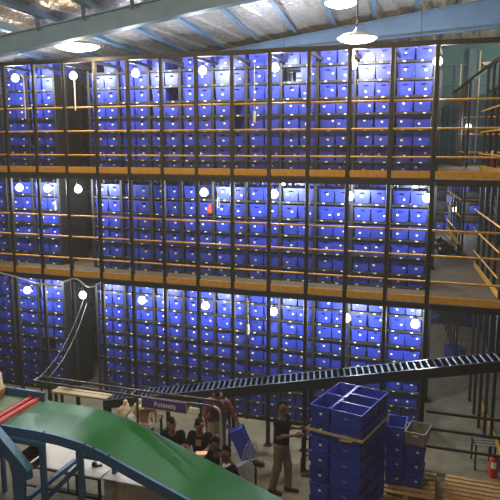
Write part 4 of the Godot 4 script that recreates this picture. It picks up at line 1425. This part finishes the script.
# ------------------------------------------------------------------ loose details
func details() -> void:
	# pull-cord switches
	var sw := [[Vector3(-0.42, 7.5, -0.30), 0.85, "top"], [Vector3(-1.18, 5.25, -0.30), 0.28, "middle"], [Vector3(-0.55, 2.95, -0.30), 0.55, "ground"], [Vector3(-5.05, 5.25, -0.30), 0.45, "middle-left"]]
	for e in sw:
		var ln: float = e[1]
		var o := thing("pull_switch", "white pull switch hanging on a cord at the %s tier" % e[2] if e[2] != "middle-left" else "white pull switch on a cord beside the gap, middle tier", "switch", e[0])
		part(o, "cord", tube_mesh([Vector3(0, 0, 0), Vector3(0, -ln * 0.5, 0.005), Vector3(0, -ln, 0)], 0.006, 5), M.wire)
		part(o, "handle", box_mesh(Vector3(0.045, 0.22, 0.03), 0.01), M.cable, Vector3(0, -ln - 0.12, 0))
	# bent white conduits by the gap
	for e in [[Vector3(-5.42, 0, 0.06), 6.55, 7.45, 0.16, "white bent conduit on the top tier just left of the gap"], [Vector3(-4.18, 0, 0.06), 6.70, 7.40, 0.0, "white conduit on the top tier just right of the gap"]]:
		var p: Vector3 = e[0]
		var k: float = e[3]
		lone("conduit", tube_mesh([Vector3(-k - 0.01, e[2] + 0.02, 0), Vector3(-k * 0.3, e[2], 0), Vector3(0, e[2] - 0.05, 0), Vector3(0, e[1], 0)], 0.014, 6), M.cable, p, Vector3.ZERO, e[4], "conduit")
	# drooping white cable along the edge of the middle walkway
	var pts := []
	var knots := [Vector2(-6.5, 3.18), Vector2(-5.96, 3.10), Vector2(-5.3, 2.98), Vector2(-4.9, 3.0), Vector2(-4.36, 3.16), Vector2(-4.15, 3.03), Vector2(-3.95, 3.0), Vector2(-3.74, 3.12)]
	var cv := Curve3D.new()
	for i in knots.size():
		var a: Vector2 = knots[maxi(i - 1, 0)]
		var b: Vector2 = knots[mini(i + 1, knots.size() - 1)]
		var tn := Vector3(b.x - a.x, b.y - a.y, 0) / 6.0
		cv.add_point(Vector3(knots[i].x, knots[i].y, 0.06), -tn, tn)
	for i in 41:
		pts.append(cv.sample_baked(cv.get_baked_length() * i / 40.0))
	lone("cable", tube_mesh(pts, 0.014, 6), M.cable, Vector3.ZERO, Vector3.ZERO, "white cable drooping along the edge of the middle walkway at left", "cable")
	# two wires from the gap lamp down to the pipe frame
	for k in 2:
		var w := []
		var a := Vector3(-4.45 + 0.06 * k, 2.62 - 0.12 * k, -0.36)
		var b := Vector3(-3.30 + 0.12 * k, 2.02, 2.90 - 0.2 * k)
		for i in 15:
			var t := i / 14.0
			w.append(a.lerp(b, t) - Vector3(0, (0.55 - 0.1 * k) * 4.0 * t * (1 - t) * 0.45, 0))
		lone("wire", tube_mesh(w, 0.0045, 5), M.wire, Vector3.ZERO, Vector3.ZERO, ["thin pale wire from the gap lamp to the pipe frame, outer one", "thin pale wire from the gap lamp to the pipe frame, inner one"][k], "wire")
	# red pails in the upper right block
	for k in 2:
		var o := thing("fire_pail", ["red pail with white top beyond the upper aisle, left of two", "red pail with white top beyond the upper aisle, right of two"][k], "pail", Vector3(4.05 + 0.28 * k, 5.43, -4.6))
		part(o, "pail", lathe_mesh([Vector2(0.0, 0), Vector2(0.09, 0), Vector2(0.13, 0.30), Vector2(0.0, 0.30)], 14), M.red)
		part(o, "lid", lathe_mesh([Vector2(0.06, 0.30), Vector2(0.06, 0.42), Vector2(0.0, 0.44)], 12), M.white)
	# dark heap of sheeting on the middle floor
	var bn := []
	for i in 9:
		bn.append([Vector3(rng.randf_range(-0.5, 0.4), 0.05, rng.randf_range(-0.3, 0.3)), Vector3(rng.randf_range(-0.4, 0.4), rng.randf_range(0.1, 0.34), rng.randf_range(-0.2, 0.2)), 0.1, 0.05])
	lone("sheeting_heap", bones_mesh(bn, 0.035, 0.06), mat(Color(0.16, 0.16, 0.14), 0.35), Vector3(3.1, 3.25, -5.6), Vector3.ZERO, "crumpled dark plastic sheeting heaped on the middle tier floor", "sheeting")
	# red bundle in a middle-tier slot
	lone("red_bag", bones_mesh([[Vector3(0, 0.06, 0), Vector3(0, 0.16, 0), 0.055, 0.045], [Vector3(0.0, 0.16, 0), Vector3(0.02, 0.21, 0), 0.04, 0.02]], 0.015, 0.02), mat(Color(0.62, 0.13, 0.12), 0.7), Vector3(-1.66, 4.53, -1.0), Vector3.ZERO, "small red bag on a middle tier shelf near the pull switch", "bag")
	# small green indicator lamps on the ground racks
	for e in [[Vector3(2.32, 1.62, -1.02), "tiny green indicator light on the ground racks at right"], [Vector3(2.44, 2.98, -1.0), "tiny green indicator light under the middle walkway at right"]]:
		lone("indicator_light", box_mesh(Vector3(0.05, 0.03, 0.02), 0.004), M.green_led, e[0], Vector3.ZERO, e[1], "light")
